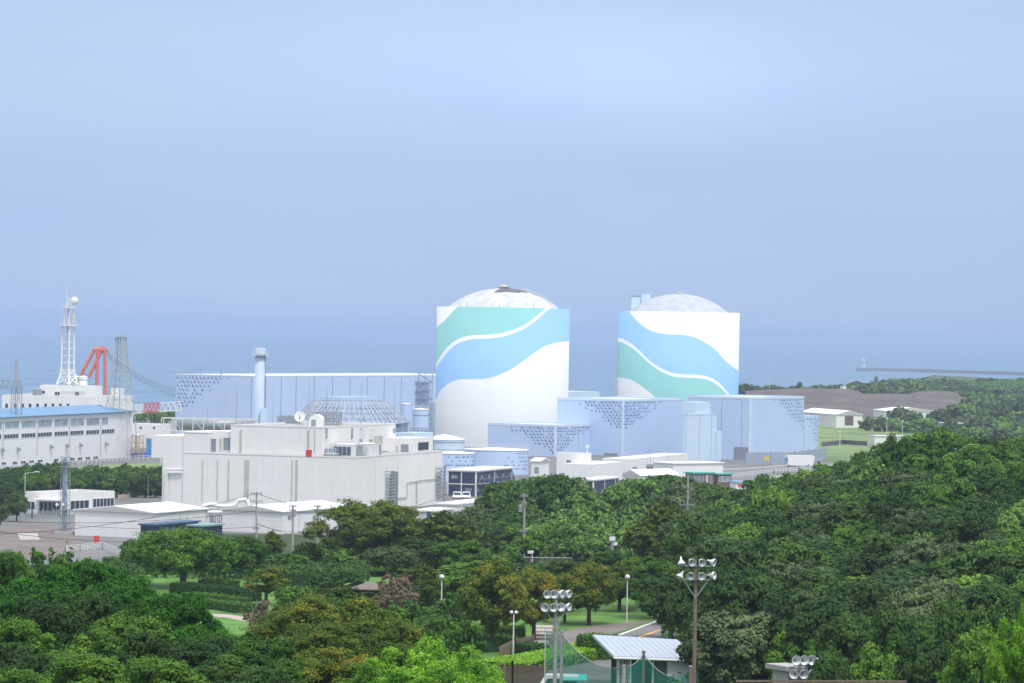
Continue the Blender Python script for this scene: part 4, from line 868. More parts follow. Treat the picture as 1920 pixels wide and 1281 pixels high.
for x0, y0, x1, y1, m_ in ((246, 776, 268, 774, white), (268, 774, 299, 772, red), (299, 772, 340, 769, white)): part('boom_section', truss(Q(x0, y0, 690), Q(x1, y1, 690), 16/3800*690, 4, m_), m_, root)
# grey gantry at left edge
d_ = 560
root = thing('cable_gantry', tuple(G(28, 800, 13)), 'grey lattice gantry with arm at the far left', 'gantry')
part('arm', truss(Q(-30, 728, d_), Q(40, 728, d_), 2, 7, steelg, 2, .14), steelg, root); pm_ = Q(31, 740, d_); lattice(root, pm_.x, pm_.y, [(13, 1.8), (18, 1.7), (23, 1.6), (28, 1.5), (pm_.z+2, 1.4)], 4, .13, steelg)
m_ = MB(); a = Q(31, 672, 900); root = thing('distant_mast', (a.x, a.y, 0), 'faint lattice mast far out at the left', 'mast'); lattice(root, a.x, a.y, [(0, 1.9), (12, 1.6), (24, 1.1), (a.z, .6)], 4, .09, mat('faint_red_steel', (.5, .40, .42)))
# small building and works behind
b = Bld('portal_building', 'small white building with two tiny windows behind the works yard', 'building', 302, 650, 247, 320, 796, g=grid(75), wall=white, roof=roofw); b.win(b.L, 262, 800, 266, 804); b.win(b.L, 287, 800, 291, 804)
wallrun('blue_hoarding', 'bright blue hoarding between the warehouse and the ivory office', 'hoarding', [G(246, 858, 13), G(284, 857, 13)], 1.4, bluesheet, posts=4)
frame('scaffold', 'cluttered scaffold with orange decks in the gap beside the warehouse', 'scaffold', 246, 268, 600, 817, 13, 3, 3, 3, mat('orange_steel', (.42, .26, .2)), .10)
tank('site_hopper', 'cream coloured hopper in the works yard gap', 258, 604, 5, 818, m=mat('cream', (.7, .66, .5)), rail=False)
wallrun('blue_tarpaulin', 'blue tarpaulin screen hung in the works yard gap', 'tarpaulin', [G(270, 856, 13)+Vector((0, 6, 0)), G(283, 856, 13)+Vector((0, 6, 0))], 5.2, mat('blue_tarp', (.12, .30, .62), .6, var=.2, scale=1), posts=3)
railing('white guard rail at the foot of the blue roofed warehouse', [G(-10, 884, 13), G(140, 872, 13), G(250, 863, 13), G(306, 860, 13)], 1.2, r=.08, step=3)
railing('white guard rail above the grey wall left of the office', [G(140, 925, 13)+Vector((0, 0, 2)), G(230, 920, 13)+Vector((0, 0, 2)), G(306, 915, 13)+Vector((0, 0, 2))], 1.4, r=.07, rails=3)
wallrun('retaining_wall', 'grey concrete retaining wall left of the ivory office', 'wall', [G(140, 925, 13), G(230, 920, 13), G(306, 915, 13)], 2.0, concrete, .4)
wallrun('barrier_board', 'row of low red and white barriers before the retaining wall', 'barrier', [G(222, 935, 13), G(250, 932, 13), G(296, 927, 13)], .8, mat('red_white_board', (.6, .55, .52), .6, scale=1.5, rgb2=(.5, .22, .16)), posts=2.5)
# ------------------------------------------------------------------ gatehouse
gh = Bld('gatehouse', 'flat roofed white gatehouse with dark glazing beside the car park', 'gatehouse', 118, 415, 48, 215, 925, g=grid(58), wall=white, roof=roofg, par=.5)
gh.win(gh.R, 132, 939, 166, 957, 4); gh.win(gh.R, 174, 935, 213, 953, 6); gh.win(gh.L, 74, 942, 114, 966, 5, mat('teal_glass', (.05, .10, .11), .15))
gh.win(gh.L, 51, 941, 65, 955, 2); gh.box(gh.L, 72, 934, 117, 939, 'canopy', white, 2.5)
# telecom column
p = G(121, 1002, 13); d_ = p.y/K; root = thing('telecom_column', p, 'blue-grey lattice column with two round lamps-like dishes by the car park', 'mast'); root['label'] = 'blue-grey telecom column with ring platforms by the car park'
part('column', MB().tube(p, P(122, 860, d_), .52, .42, 12), steelb, root)
zc = lambda y: P(121, y, d_).z
lattice(root, p.x, p.y, [(13+i*2, .95-.012*i) for i in range(7)]+[(zc(860), .8)], 4, .06, steelg)
for y in (956, 876, 866):
    part('ring_platform', MB().lathe((p.x, p.y, zc(y)), [(.5, 0), (1.2, 0), (1.2, .12), (.5, .12)], 16).lathe((p.x, p.y, zc(y)+.8), [(1.17, 0), (1.22, 0), (1.22, .08), (1.17, .08)], 16), steelb, root)
for px in (108, 119): c = P(px, 946, d_)+Vector((0, -.8, 0)); part('dish_antenna', MB().lathe(c, [(.01, -.2), (.28, -.1), (.3, .12), (.01, .16)], 16, (-.3, -1, 0)), white, root)
part('whip_aerial', MB().tube((p.x, p.y, zc(860)), (p.x, p.y, zc(836)), .05), steelg, root); part('base', MB().box((p.x, p.y, 13), 3.6, 3, .5), concrete, root)
mast(278, 897, 400, 13, 'thin white mast between gatehouse and office')
# street lamp, flag, scooters
p = G(47, 930, 13); root = thing('street_lamp', p, 'white street lamp with an arm left of the gatehouse', 'street lamp'); t = P(47, 888, p.y/K); part('pole', MB().tube(p, t, .1, .06), steelw, root); part('lamp_head', MB().tube(t, t+Vector((2.6, 0, .4)), .06).box(t+Vector((2.7, 0, .35)), 1.2, .4, .2), steelw, root)
p = G(180, 1027, 13); root = thing('red_flag', p, 'red flag on a short pole at the near edge of the car park', 'flag'); t = p+Vector((0, 0, 2.1)); part('pole', MB().tube(p, t, .04), steelg, root)
mb = MB(); NN = 8
vs = [(t.x-.45+1.0*i/NN, t.y+.1*math.sin(i*1.3), t.z-(1.25*j)) for j in (0, 1) for i in range(NN+1)]; mb.add(vs, [(i, i+1, NN+2+i, NN+1+i) for i in range(NN)]); part('cloth', mb, red, root)
for px, py, m_, lab in ((51, 968, steelb, 'dark blue parked motorcycle by the gatehouse fence'), (66, 968, white, 'white parked delivery scooter by the gatehouse fence')):
    p = G(px, py, 13); root = thing('scooter', p, lab, 'scooter'); mb = MB().box(p+Vector((0, 0, .35)), .45, 1.5, .35).box(p+Vector((0, .5, .7)), .4, .5, .5).tube(p+Vector((0, -.6, .5)), p+Vector((0, -.45, 1.15)), .09).box(p+Vector((0, -.5, 1.1)), .7, .08, .08); part('body', mb, m_, root)
    for dy in (-.65, .6): part('wheel', MB().tube(p+Vector((-.07, dy, .28)), p+Vector((.07, dy, .28)), .28, n=12), wirem, root)
wallrun('low_fence', 'grey post fence at the left of the gatehouse', 'fence', [G(-5, 975, 13), G(60, 972, 13), G(140, 968, 13)], 1.4, mat('grey_mesh', (.35, .37, .38), alpha=.35), .04, posts=3)
railing('white stepped guard rail at the near side of the car park', [G(125, 1036, 13), G(150, 1034, 13), G(192, 1030, 13), G(230, 1046, 13)], 1.2, r=.06, rails=4, step=2)
a = G(232, 1052, 13.4); root = thing('sign_post', a, 'dark thin post right of the stepped guard rail', 'post'); part('pole', MB().tube(a, a+Vector((0, 0, 3.2)), .07), wirem, root); part('cap', MB().box(a+Vector((0, 0, 3.2)), .2, .2, .06), steelg, root)
# ------------------------------------------------------------------ power poles and cables
def pole(px, basepy, topy, d_, label, arms=((0, 1.6),), trans=True, m=polem, r=.17, rot=0):
    a = P(px, basepy, d_); zb = h(a.x, a.y); t = P(px, topy, d_); root = thing('power_pole', (a.x, a.y, zb), label, 'power pole', 'concrete power poles')
    part('pole', MB().tube((a.x, a.y, zb), t, r*1.25, r*.8, 10), m, root)
    for dz, w_ in arms:
        mb = MB().box((t.x, t.y-.2, t.z-dz), w_*2, .1, .12, rot); part('crossarm', mb, steelg, root)
        for i in (-1, -.5, .5, 1): q = (t.x+i*w_*.92*math.cos(rot), t.y-.2+i*w_*.92*math.sin(rot), t.z-dz+.12); part('insulator', MB().lathe(q, [(.05, 0), (.11, .06), (.06, .14), (.1, .2), (.02, .32)], 8), mat('porcelain', (.25, .24, .24), .3), root)
    if trans: part('transformer', MB().lathe((t.x-.5, t.y-.3, t.z-2.6), [(.02, 0), (.3, .02), (.3, .9), (.02, 1)], 12), steelg, root)
    return t
p1 = pole(481, 1016, 922, 366, 'concrete power pole in front of the left white sheds, first of three', ((.5, 1.0), (1.9, 1.1), (6.8, .6)), False)
p2 = pole(549, 1040, 947, 345, 'middle power pole with transformer before the ribbed shed', ((.4, .6), (1.0, .55), (2.0, .5)))
p3 = pole(596, 1060, 947, 338, 'third power pole, half hidden by the big zelkova', ((.4, .6), (1.0, .55), (2.0, .5)))
p4 = pole(983, 1050, 925, 282, 'tall power pole against the dark wooded mound', ((.5, .5), (1.6, .35), (5.4, .5)), True)
p5 = pole(1290, 965, 893, 300, 'power pole rising from the trees at the right of the mound', ((1.8, .8), (4.3, 1.2)), False, rot=.2)
for lab, a, c, sg in (('upper cable running left from the first power pole', p1+Vector((0, 0, -.3)), P(-40, 1003, 300), 1.5), ('upper cable from the first power pole to the office', p1+Vector((0, 0, -.3)), P(830, 932, 420), 3.5),
    ('middle cable running left from the first power pole', P(480, 958, 366), P(-40, 975, 330), 1.2), ('cable between first and middle power poles', P(482, 982, 366), P(549, 996, 345), .4), ('cable between middle and third power poles', P(549, 958, 345), P(596, 961, 338), .2),
    ('second cable running left past the white shed', P(480, 988, 366), P(140, 985, 360), .6), ('long low cable over the car park', P(0, 998, 310), P(481, 1000, 366), 1.5),
    ('cable from the third pole into the big zelkova', P(596, 962, 338), P(700, 985, 300), .5), ('thick cable running right from the first power pole', P(482, 982, 366), P(620, 1014, 330), .5),
    ('upper cable from the tall pole to the trees at right', p4+Vector((0, 0, -5.4)), P(1250, 990, 285), .8), ('lower cable from the tall pole to the trees at right', P(983, 1014, 282), P(1220, 1020, 280), .6), ('upper cable left of the tall pole', p4+Vector((0, 0, -5.4)), P(870, 1002, 275), .3), ('lower cable left of the tall pole', P(983, 1014, 282), P(870, 1022, 275), .3),
    ('cable running right from the right-hand pole', P(1290, 938, 300), P(1420, 960, 290), .6)):
    solo('cable', MB().path(cat(a, c, sg), .045, 4), wirem, tuple(a), lab, 'cable', 'overhead cables')
# ------------------------------------------------------------------ breakwater, lighthouse, embankment, tents, far bits
mb = MB(); d0 = 3300
pts = [P(1606, 692, d0), P(1700, 694, d0*.99), P(1800, 696.5, d0*.97), P(1990, 703, d0*.93)]
for a, c in zip(pts, pts[1:]): mb.box8([(a.x, a.y, -1), (c.x, c.y, -1), (c.x, c.y+14, -1), (a.x, a.y+14, -1), (a.x, a.y, 5.2), (c.x, c.y, 5.2), (c.x, c.y+14, 5.2), (a.x, a.y+14, 5.2)])
solo('breakwater', mb, mat('breakwater_concrete', (.30, .27, .30), .8), tuple(pts[0]), 'long dark breakwater far out on the sea at the right', 'breakwater')
a = pts[0]+Vector((12, 6, 0)); root = thing('lighthouse', (a.x, a.y, 5.2), 'small white lighthouse at the end of the breakwater', 'lighthouse')
part('tower', MB().lathe((a.x, a.y, 5.2), [(2.6, 0), (1.9, 10.5), (2.8, 10.6), (2.8, 11.4), (1.7, 11.5)], 20), white, root, True); part('lantern', MB().lathe((a.x, a.y, 16.7), [(1.5, 0), (1.5, 2.2), (1.9, 2.3), (.02, 3.6)], 16), white, root)
# earth bank
prof = [(1400, 737), (1430, 735), (1500, 732), (1590, 733), (1608, 737), (1622, 743), (1700, 745), (1722, 738), (1760, 737), (1790, 739), (1812, 750), (1835, 770)]
mb = MB(); rows = []
rn = random.Random(3)
nxp = 90; rowsd = [(1010, 0), (1035, .3), (1060, .62), (1078, .9), (1088, 1), (1130, 1), (1175, .75)]
for dd, fr in rowsd:
    for i in range(nxp+1):
        px = 1400+435*i/nxp; yy = np.interp(px, [p_[0] for p_ in prof], [p_[1] for p_ in prof]); zc_ = P(px, yy, 1088).z; x = (px-960)/3800*dd
        g0 = h(x, dd*K); mb.v.append((x, dd*K, g0-.5+(max(zc_-g0, 0)+.5)*fr+(rn.uniform(-.25, .25) if 0 < fr < 1 else 0)))
mb.f = [(j*(nxp+1)+i, j*(nxp+1)+i+1, (j+1)*(nxp+1)+i+1, (j+1)*(nxp+1)+i) for j in range(len(rowsd)-1) for i in range(nxp)]
solo('earth_embankment', mb, earth, (0, 0, 0), kind='structure', smooth=True)
def tent(label, px, d_, l, r_, top, g, door=None):
    b = Bld('storage_tent', label, 'storage tent', px, d_, l, r_, top, g=g, wall=white, roof=roofw, kind='gu' if g[1].x > .8 else 'gu', par=1.8, group='white storage tents below the earth bank')
    if door: b.box(b.R, *door, 'door_opening', mat('brown_door', (.16, .12, .11), .8), .06)
    return b
tent('large white storage tent with dark doorway beside the blue annex', 1568, 885, 1500, 1617, 778, grid(16), (1584, 780, 1600, 798))
tent('farther white storage tent half hidden by trees', 1660, 1000, 1638, 1756, 771, grid(8), (1664, 775, 1680, 782))
b = Bld('white_hut', 'plain white hut peeping above the hill trees at the right', 'hut', 1640, 740, 1631, 1692, 818, g=grid(20), wall=white, roof=roofw, kind='slab')
b = Bld('concrete_tank', 'low pale concrete structure among far trees at the right', 'building', 1770, 850, 1755, 1804, 794, g=grid(20), wall=mat('pale_concrete', (.5, .48, .46)), roof=roofw, kind='slab')
Bld('distant_hut', 'tiny white hut at the right edge among far trees', 'hut', 1905, 1100, 1900, 1930, 755, g=grid(20), wall=white, roof=roofw, kind='slab', z0=15)
b = Bld('white_box', 'small white cylinder-like box on top of the earth bank', 'hut', 1581, 1160, 1579, 1587, 724, g=grid(20), wall=white, roof=roofw, z0=18, Lu=4)
b.root['label'] = 'small white hut on top of the earth bank'
wallrun('black_slope_fence', 'dark fence on the slope right of the blue annex', 'fence', [G(1540, 838, 13), G(1580, 833, 13), G(1626, 836, 13)], 1.6, mat('dark_slope', (.12, .11, .12), .9), .2, posts=5)
railing('tall mesh fence line on the far right skyline', [(lambda q: Vector((q.x, q.y, 19.5)))(P(x, 720, 1480)) for x in (1740, 1830, 1935)], 4.5, m=steelg, step=6, rails=2, r=.14, cat='fence')
for px, py, d_ in ((1663, 790, 800), (1692, 795, 790), (1822, 785, 900), (1850, 805, 860), (1443, 712, 1150), (1575, 815, 720)):
    a = P(px, py, d_); z0 = h(a.x, a.y); root = thing('lamp_mast', (a.x, a.y, z0), {1663: 'slim lamp mast left of two, before the far tent trees', 1692: 'slim lamp mast with pale box, before the far tent trees', 1822: 'slim lamp mast at far right, left of a pair', 1850: 'slim lamp mast at far right, right of a pair', 1443: 'tiny lamp mast on the skyline right of the farther reactor', 1575: 'short lamp mast by the dark slope fence'}[px], 'lamp mast', 'lamp masts on the far right')
    part('pole', MB().tube((a.x, a.y, z0), (a.x, a.y, a.z+1), .12, .08), steelw, root); part('lamp_head', MB().box((a.x, a.y, a.z+1), .9, .5, .35), steelw, root)
# ------------------------------------------------------------------ foliage
def leafmat(name, ramp_, rough=.75, trans=.18):
    m = bpy.data.materials.new(name); m.use_nodes = True; n = m.node_tree.nodes; l = m.node_tree.links; b = n['Principled BSDF']; b.inputs['Roughness'].default_value = rough; b.inputs['Specular IOR Level'].default_value = .12
    ramp_ = [(p, (c[0]*1.34, c[1]*1.38, c[2]*.95)) for p, c in ramp_]
    at = n.new('ShaderNodeAttribute'); at.attribute_name = 'tint'; oi = n.new('ShaderNodeObjectInfo')
    a = n.new('ShaderNodeMath'); a.operation = 'MULTIPLY_ADD'; l.new(oi.outputs['Random'], a.inputs[0]); a.inputs[1].default_value = .5; a.inputs[2].default_value = -.22
    s = n.new('ShaderNodeMath'); s.operation = 'ADD'; l.new(at.outputs['Fac'], s.inputs[0]); l.new(a.outputs[0], s.inputs[1])
    r = n.new('ShaderNodeValToRGB'); l.new(s.outputs[0], r.inputs[0]); ramp(r, ramp_); l.new(r.outputs[0], b.inputs['Base Color'])
    t = n.new('ShaderNodeBsdfTranslucent'); l.new(r.outputs[0], t.inputs[0]); mx = n.new('ShaderNodeMixShader'); mx.inputs[0].default_value = trans
    l.new(b.outputs[0], mx.inputs[1]); l.new(t.outputs[0], mx.inputs[2]); l.new(mx.outputs[0], n['Material Output'].inputs[0]); return m
LM = dict(
 dark=leafmat('evergreen_leaves', [(0, (.014, .035, .016)), (.5, (.030, .068, .024)), (1, (.065, .13, .035))]),
 mid=leafmat('green_leaves', [(0, (.020, .050, .016)), (.5, (.045, .105, .024)), (1, (.10, .20, .035))]),
 bright=leafmat('fresh_leaves', [(0, (.04, .10, .02)), (.45, (.095, .22, .035)), (.8, (.20, .38, .05)), (1, (.34, .52, .09))], trans=.35),
 fresh=leafmat('young_leaves', [(0, (.035, .08, .02)), (.5, (.08, .16, .035)), (1, (.14, .25, .05))]),
 deep=leafmat('deep_green_leaves', [(0, (.012, .045, .010)), (.5, (.025, .095, .012)), (.9, (.05, .16, .02)), (1, (.30, .42, .06))]),
 olive=leafmat('olive_leaves', [(0, (.028, .048, .014)), (.5, (.06, .092, .022)), (1, (.13, .16, .035))]),
 rust=leafmat('turning_leaves', [(0, (.022, .05, .012)), (.45, (.055, .10, .02)), (.75, (.10, .14, .03)), (1, (.22, .18, .035))]),
 grey=leafmat('greyish_leaves', [(0, (.03, .05, .03)), (.5, (.06, .095, .055)), (1, (.11, .155, .09))]),
 vine=leafmat('vine_leaves', [(0, (.03, .07, .025)), (.5, (.075, .145, .045)), (1, (.15, .26, .09))]),
 twig=leafmat('dry_twigs', [(0, (.10, .07, .065)), (.5, (.16, .12, .11)), (1, (.24, .19, .17))]))
def leafcloud(clumps, n, leaf, rng, fz=1.0, up=.35, aspect=1.6, crand=.5, tip=.0, rg=1.0):
    cl = np.array(clumps); w_ = cl[:, 3]**2; idx = rng.choice(len(cl), n, p=w_/w_.sum())
    ctint = rng.random(len(cl))
    dd = rng.normal(size=(n, 3)); dd[:, 2] += up; dd /= np.linalg.norm(dd, axis=1)[:, None]
    # leaves sit in sprays: each spray has a centre near the clump's surface
    m_ = max(n//26, 40); si = rng.choice(len(cl), m_, p=w_/w_.sum()); sd_ = rng.normal(size=(m_, 3)); sd_[:, 2] += up; sd_ /= np.linalg.norm(sd_, axis=1)[:, None]
    sr = rng.random(m_)**(.35*rg)*(1+rng.uniform(-.22, .28, m_)*rg); sc_ = cl[si, :3]+sd_*(cl[si, 3]*sr)[:, None]*np.array([1, 1, fz]); st_ = rng.random(m_)
    j = rng.integers(0, m_, n); idx = si[j]; off = rng.normal(size=(n, 3))*(cl[idx, 3]*.17)[:, None]; off[:, 2] *= .7; nk = .55+.35*rg
    pos = sc_[j]+off; dd = sd_[j]*.8+off/(cl[idx, 3]*.17)[:, None]*.35; dd /= np.linalg.norm(dd, axis=1)[:, None]; rad = np.ones(n)
    nr = dd*(1.2-.45*rg)+rng.normal(size=(n, 3))*(.28+.22*rg)+np.array([0, 0, .45]); nr /= np.linalg.norm(nr, axis=1)[:, None]
    t1 = np.cross(nr, rng.normal(size=(n, 3))); t1 /= np.linalg.norm(t1, axis=1)[:, None]; t2 = np.cross(nr, t1)
    s = leaf*(.6+.8*rng.random(n)); a = t1*s[:, None]*aspect/2; b_ = t2*s[:, None]/2
    V = np.stack([pos-a, pos-b_, pos+a, pos+b_], 1).reshape(-1, 3)
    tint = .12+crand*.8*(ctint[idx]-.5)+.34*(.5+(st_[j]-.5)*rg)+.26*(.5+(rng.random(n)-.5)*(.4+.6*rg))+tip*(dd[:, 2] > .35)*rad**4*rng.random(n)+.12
    return V, np.clip(tint, 0, 1)
def leafmesh(name, V, tint, m):
    n = len(V)//4; me = bpy.data.meshes.new(name); me.vertices.add(4*n); me.vertices.foreach_set('co', V.astype(np.float32).ravel())
    me.loops.add(4*n); me.loops.foreach_set('vertex_index', np.arange(4*n, dtype=np.int32)); me.polygons.add(n); me.polygons.foreach_set('loop_start', np.arange(0, 4*n, 4, dtype=np.int32))
    me.update(calc_edges=True); at = me.attributes.new('tint', 'FLOAT', 'FACE'); at.data.foreach_set('value', tint.astype(np.float32)); me.materials.append(m); return me
def crown_clumps(kind, rng, N=34):
    """crown in a unit box: radius 1, height 0..1 of tree (crown from cz0 up)"""
    out = []
    if kind == 'round':
        for i in range(N):
            v = rng.normal(size=3); v /= np.linalg.norm(v); k = .72 if rng.random() < .8 else .35
            if v[2] < -.35: v[2] *= -.6
            out.append((v[0]*k, v[1]*k, .60+v[2]*.30*k/.72+.03*rng.normal(), rng.uniform(.22, .36)))
    elif kind == 'full':      # lumpy dome of many small clumps, uneven outline
        ph, p2 = rng.random()*6.28, rng.random()*6.28
        for i in range(N):
            v = rng.normal(size=3); v[2] += .35; v /= np.linalg.norm(v); k = rng.uniform(.45, 1)**.45
            a = math.atan2(v[1], v[0]); lob = .86+.12*math.sin(2*a+ph)+.10*math.sin(5*a+p2+3*v[2])
            out.append((v[0]*k*lob, v[1]*k*lob, .52+(v[2]*.42 if v[2] > 0 else v[2]*.26)*k*(.9+.12*math.sin(3*a+p2)), rng.uniform(.12, .23)))
    elif kind == 'umbrella':
        for i in range(N):
            a = rng.random()*6.283; r_ = math.sqrt(rng.random())*.82; lvl = rng.random(); z = .90-.34*r_**2-.42*lvl
            out.append((r_*math.cos(a), r_*math.sin(a), z, rng.uniform(.17, .28)))
    elif kind == 'loose':
        for i in range(int(N*.8)):
            a = rng.random()*6.283; z = .35+.55*rng.random(); r_ = (.8-.5*abs(z-.55)/.4)*math.sqrt(rng.random())
            out.append((r_*math.cos(a), r_*math.sin(a), z, rng.uniform(.13, .22)))
    elif kind == 'column':
        for i in range(N):
            a = rng.random()*6.283; z = .15+.8*rng.random(); r_ = .7*math.sin(math.pi*min(max(z, .1), 1)**.8)**.5*math.sqrt(rng.random())
            out.append((r_*math.cos(a), r_*math.sin(a), z, rng.uniform(.22, .34)))
    elif kind == 'low':      # skirted to ground
        for i in range(N):
            v = rng.normal(size=3); v /= np.linalg.norm(v); k = .72
            out.append((v[0]*k, v[1]*k, .45+v[2]*.36, rng.uniform(.22, .36)))
    return out
PROTO = {}
def proto(key, kind, lm, W, Ht, leaf, n, seed, N=34, fz=.8, up=.35, tip=0, crand=.5, bare=0, aspect=1.6, tm=None, rg=1.0, cs=1.0):
    """tree of crown radius W and height Ht metres, at the origin"""
    rng = np.random.default_rng(seed); cl = [(x*W, y*W, z*Ht, r_*W*cs) for x, y, z, r_ in crown_clumps(kind, rng, N)]
    V, t = leafcloud(cl, n, leaf, rng, fz, up, aspect, crand, tip, rg)
    V[:, 2] = np.maximum(V[:, 2], .3)
    mc = leafmesh('crown', V, t, LM[lm])
    mb = MB(); r0 = W*.055+.05; fork = Ht*(.32 if kind != 'low' else .2)
    mb.tube((0, 0, -1.5), (0, 0, fork), r0*1.25, r0*.85, 8)
    ks = rng.permutation(len(cl))[:(22 if bare else 12)]
    for k in ks:
        c = Vector(cl[k][:3]); mid = Vector((c.x*.45+rng.normal()*.2, c.y*.45+rng.normal()*.2, fork+(c.z-fork)*.45)); s = Vector((0, 0, fork*rng.uniform(.75, 1)))
        mb.tube(s, mid, r0*.5, r0*.33, 6); mb.tube(mid, c, r0*.33, r0*.1, 5)
        if bare:
            for q in range(5): e = c+Vector(rng.normal(size=3)*W*.22); mb.tube(mid.lerp(c, .5+.1*q), e, r0*.14, r0*.05, 4)
    mt = mb.mesh('trunk', tm or (barkl if bare else bark), (0, 0, 0))
    PROTO[key] = (mc, mt, W, Ht)
def plant(key, x, y, zt, wid, label, cat='tree', group=None, name='tree', rnd=random, zb=None, sq=None):
    """place: top at height zt, crown radius wid"""
    mc, mt, W, Ht = PROTO[key]; z0 = h(x, y) if zb is None else zb
    hh = max(zt-z0, 1.2); root = thing(name, (x, y, z0), label, cat, group)
    sx_ = wid/W; sz = hh/(Ht*.97); root.scale = (sx_*rnd.uniform(.94, 1.06), sx_*rnd.uniform(.94, 1.06), sz); root.rotation_euler = (0, 0, rnd.random()*6.283)
    for nme, me in (('crown', mc), ('trunk', mt)):
        o = bpy.data.objects.new(nme, me); COL.objects.link(o); o.parent = root
    return root
rnd = random.Random(11)
# hill / mound / far prototypes
for i in range(4): proto('hd%d' % i, 'full', 'dark', 4.2, 8.5, .18, 30000, 100+i, N=40, rg=.45, cs=1.35, crand=.6, fz=.85)
for i in range(2): proto('hm%d' % i, 'full', 'mid', 4.0, 8, .18, 30000, 110+i, N=40, rg=.45, cs=1.35, crand=.6)
for i in range(1): proto('hb%d' % i, 'full', 'fresh', 3.6, 7.5, .19, 24000, 115+i, N=36, rg=.5, cs=1.3)
proto('hg', 'full', 'grey', 4.2, 8.5, .19, 28000, 118, N=40, rg=.45, cs=1.35, crand=.6)
for i in range(2): proto('vi%d' % i, 'low', 'vine', 4.2, 7, .22, 26000, 120+i, N=36, fz=.7, crand=.7)
for i in range(2): proto('fr%d' % i, 'low', ['vine', 'grey'][i], 6, 8, .75, 3500, 130+i, N=22)
proto('fd', 'low', 'grey', 6, 8, .75, 3500, 133, N=22)
# park
proto('zel', 'full', 'olive', 6.2, 10, .15, 75000, 140, N=120, fz=.6)
proto('zel2', 'loose', 'olive', 5, 9, .20, 15000, 141, N=60, fz=.55, bare=1, tm=bark)
proto('br1', 'full', 'mid', 5.7, 7, .13, 60000, 142, N=100, fz=.65)
proto('yel', 'loose', 'rust', 4, 7, .13, 30000, 143, N=70, fz=.55)
proto('yel2', 'full', 'rust', 4, 7, .115, 46000, 144, N=90, fz=.6, crand=.6, tip=.15)
proto('wil', 'column', 'olive', 2.6, 9, .2, 16000, 145, N=44, fz=1.2, aspect=2.2)
proto('shr', 'low', 'dark', 2.2, 3.4, .16, 9000, 146, N=26)
proto('gre', 'low', 'mid', 3.2, 4.6, .18, 14000, 147, N=36)
proto('lo0', 'low', 'mid', 3.6, 5, .26, 9000, 160, N=34)
proto('lo1', 'low', 'dark', 3.6, 5, .26, 9000, 161, N=34)
proto('dead', 'loose', 'twig', 3.4, 6, .12, 7000, 148, N=50, fz=1, bare=1, aspect=3)
proto('gry', 'round', 'grey', 3.6, 6.5, .16, 14000, 149, N=40)
# foreground
proto('fg1', 'full', 'deep', 4.0, 9, .105, 74000, 150, N=60, rg=.7, cs=1.2, fz=.7, aspect=1.8, crand=.35, tip=.08)
proto('fg2', 'full', 'dark', 3.6, 9, .085, 80000, 151, N=60, rg=.7, cs=1.2, fz=.9, aspect=2.4)
proto('fg3', 'full', 'mid', 3.6, 9, .085, 80000, 152, N=64, rg=.7, cs=1.2, fz=.8, aspect=2.2)
proto('fgr', 'full', 'rust', 4.0, 8, .085, 80000, 153, N=100, fz=.6, aspect=1.8, crand=.6, tip=.2)
proto('cam', 'full', 'bright', 3.4, 9, .085, 80000, 154, N=80, rg=.7, cs=1.1, fz=.8, tip=.3, crand=.25)
MERGE = {}
def lowplant(bucket, key, x, y, zt, wid, rnd, n):
    # a tree of a wood that reads as one mass: collected, then built as ONE stuff object
    mc, mt, W, Ht = PROTO[key]; z0 = h(x, y); hh = max(zt-z0, 1.2)
    k = len(mc.polygons); co = np.empty(len(mc.vertices)*3, np.float32); mc.vertices.foreach_get('co', co); co = co.reshape(k, 4, 3); tt = np.empty(k, np.float32); mc.attributes['tint'].data.foreach_get('value', tt)
    q = np.random.default_rng(rnd.randrange(10**6)); sel = q.choice(k, min(n, k), replace=False); c = co[sel]; t = tt[sel]
    f = math.sqrt(k/len(sel)); f = 1+(f-1)*.6; ce = c.mean(1, keepdims=True); c = ce+(c-ce)*f
    a = rnd.random()*6.283; c = c @ np.array([[math.cos(a), math.sin(a), 0], [-math.sin(a), math.cos(a), 0], [0, 0, 1]]); c = c*np.array([wid/W, wid/W, hh/(Ht*.97)])+np.array([x, y, z0])
    MERGE.setdefault((bucket, mc.materials[0].name), []).append((c.reshape(-1, 3), np.clip(t+rnd.uniform(-.15, .15), 0, 1)))
def T(key, px, d_, topy, wpx, label, group=None, name='tree', cat='tree'):
    a = P(px, topy, d_); return plant(key, a.x, a.y, a.z, wpx/2*d_/3800, label, cat, group, name, rnd)
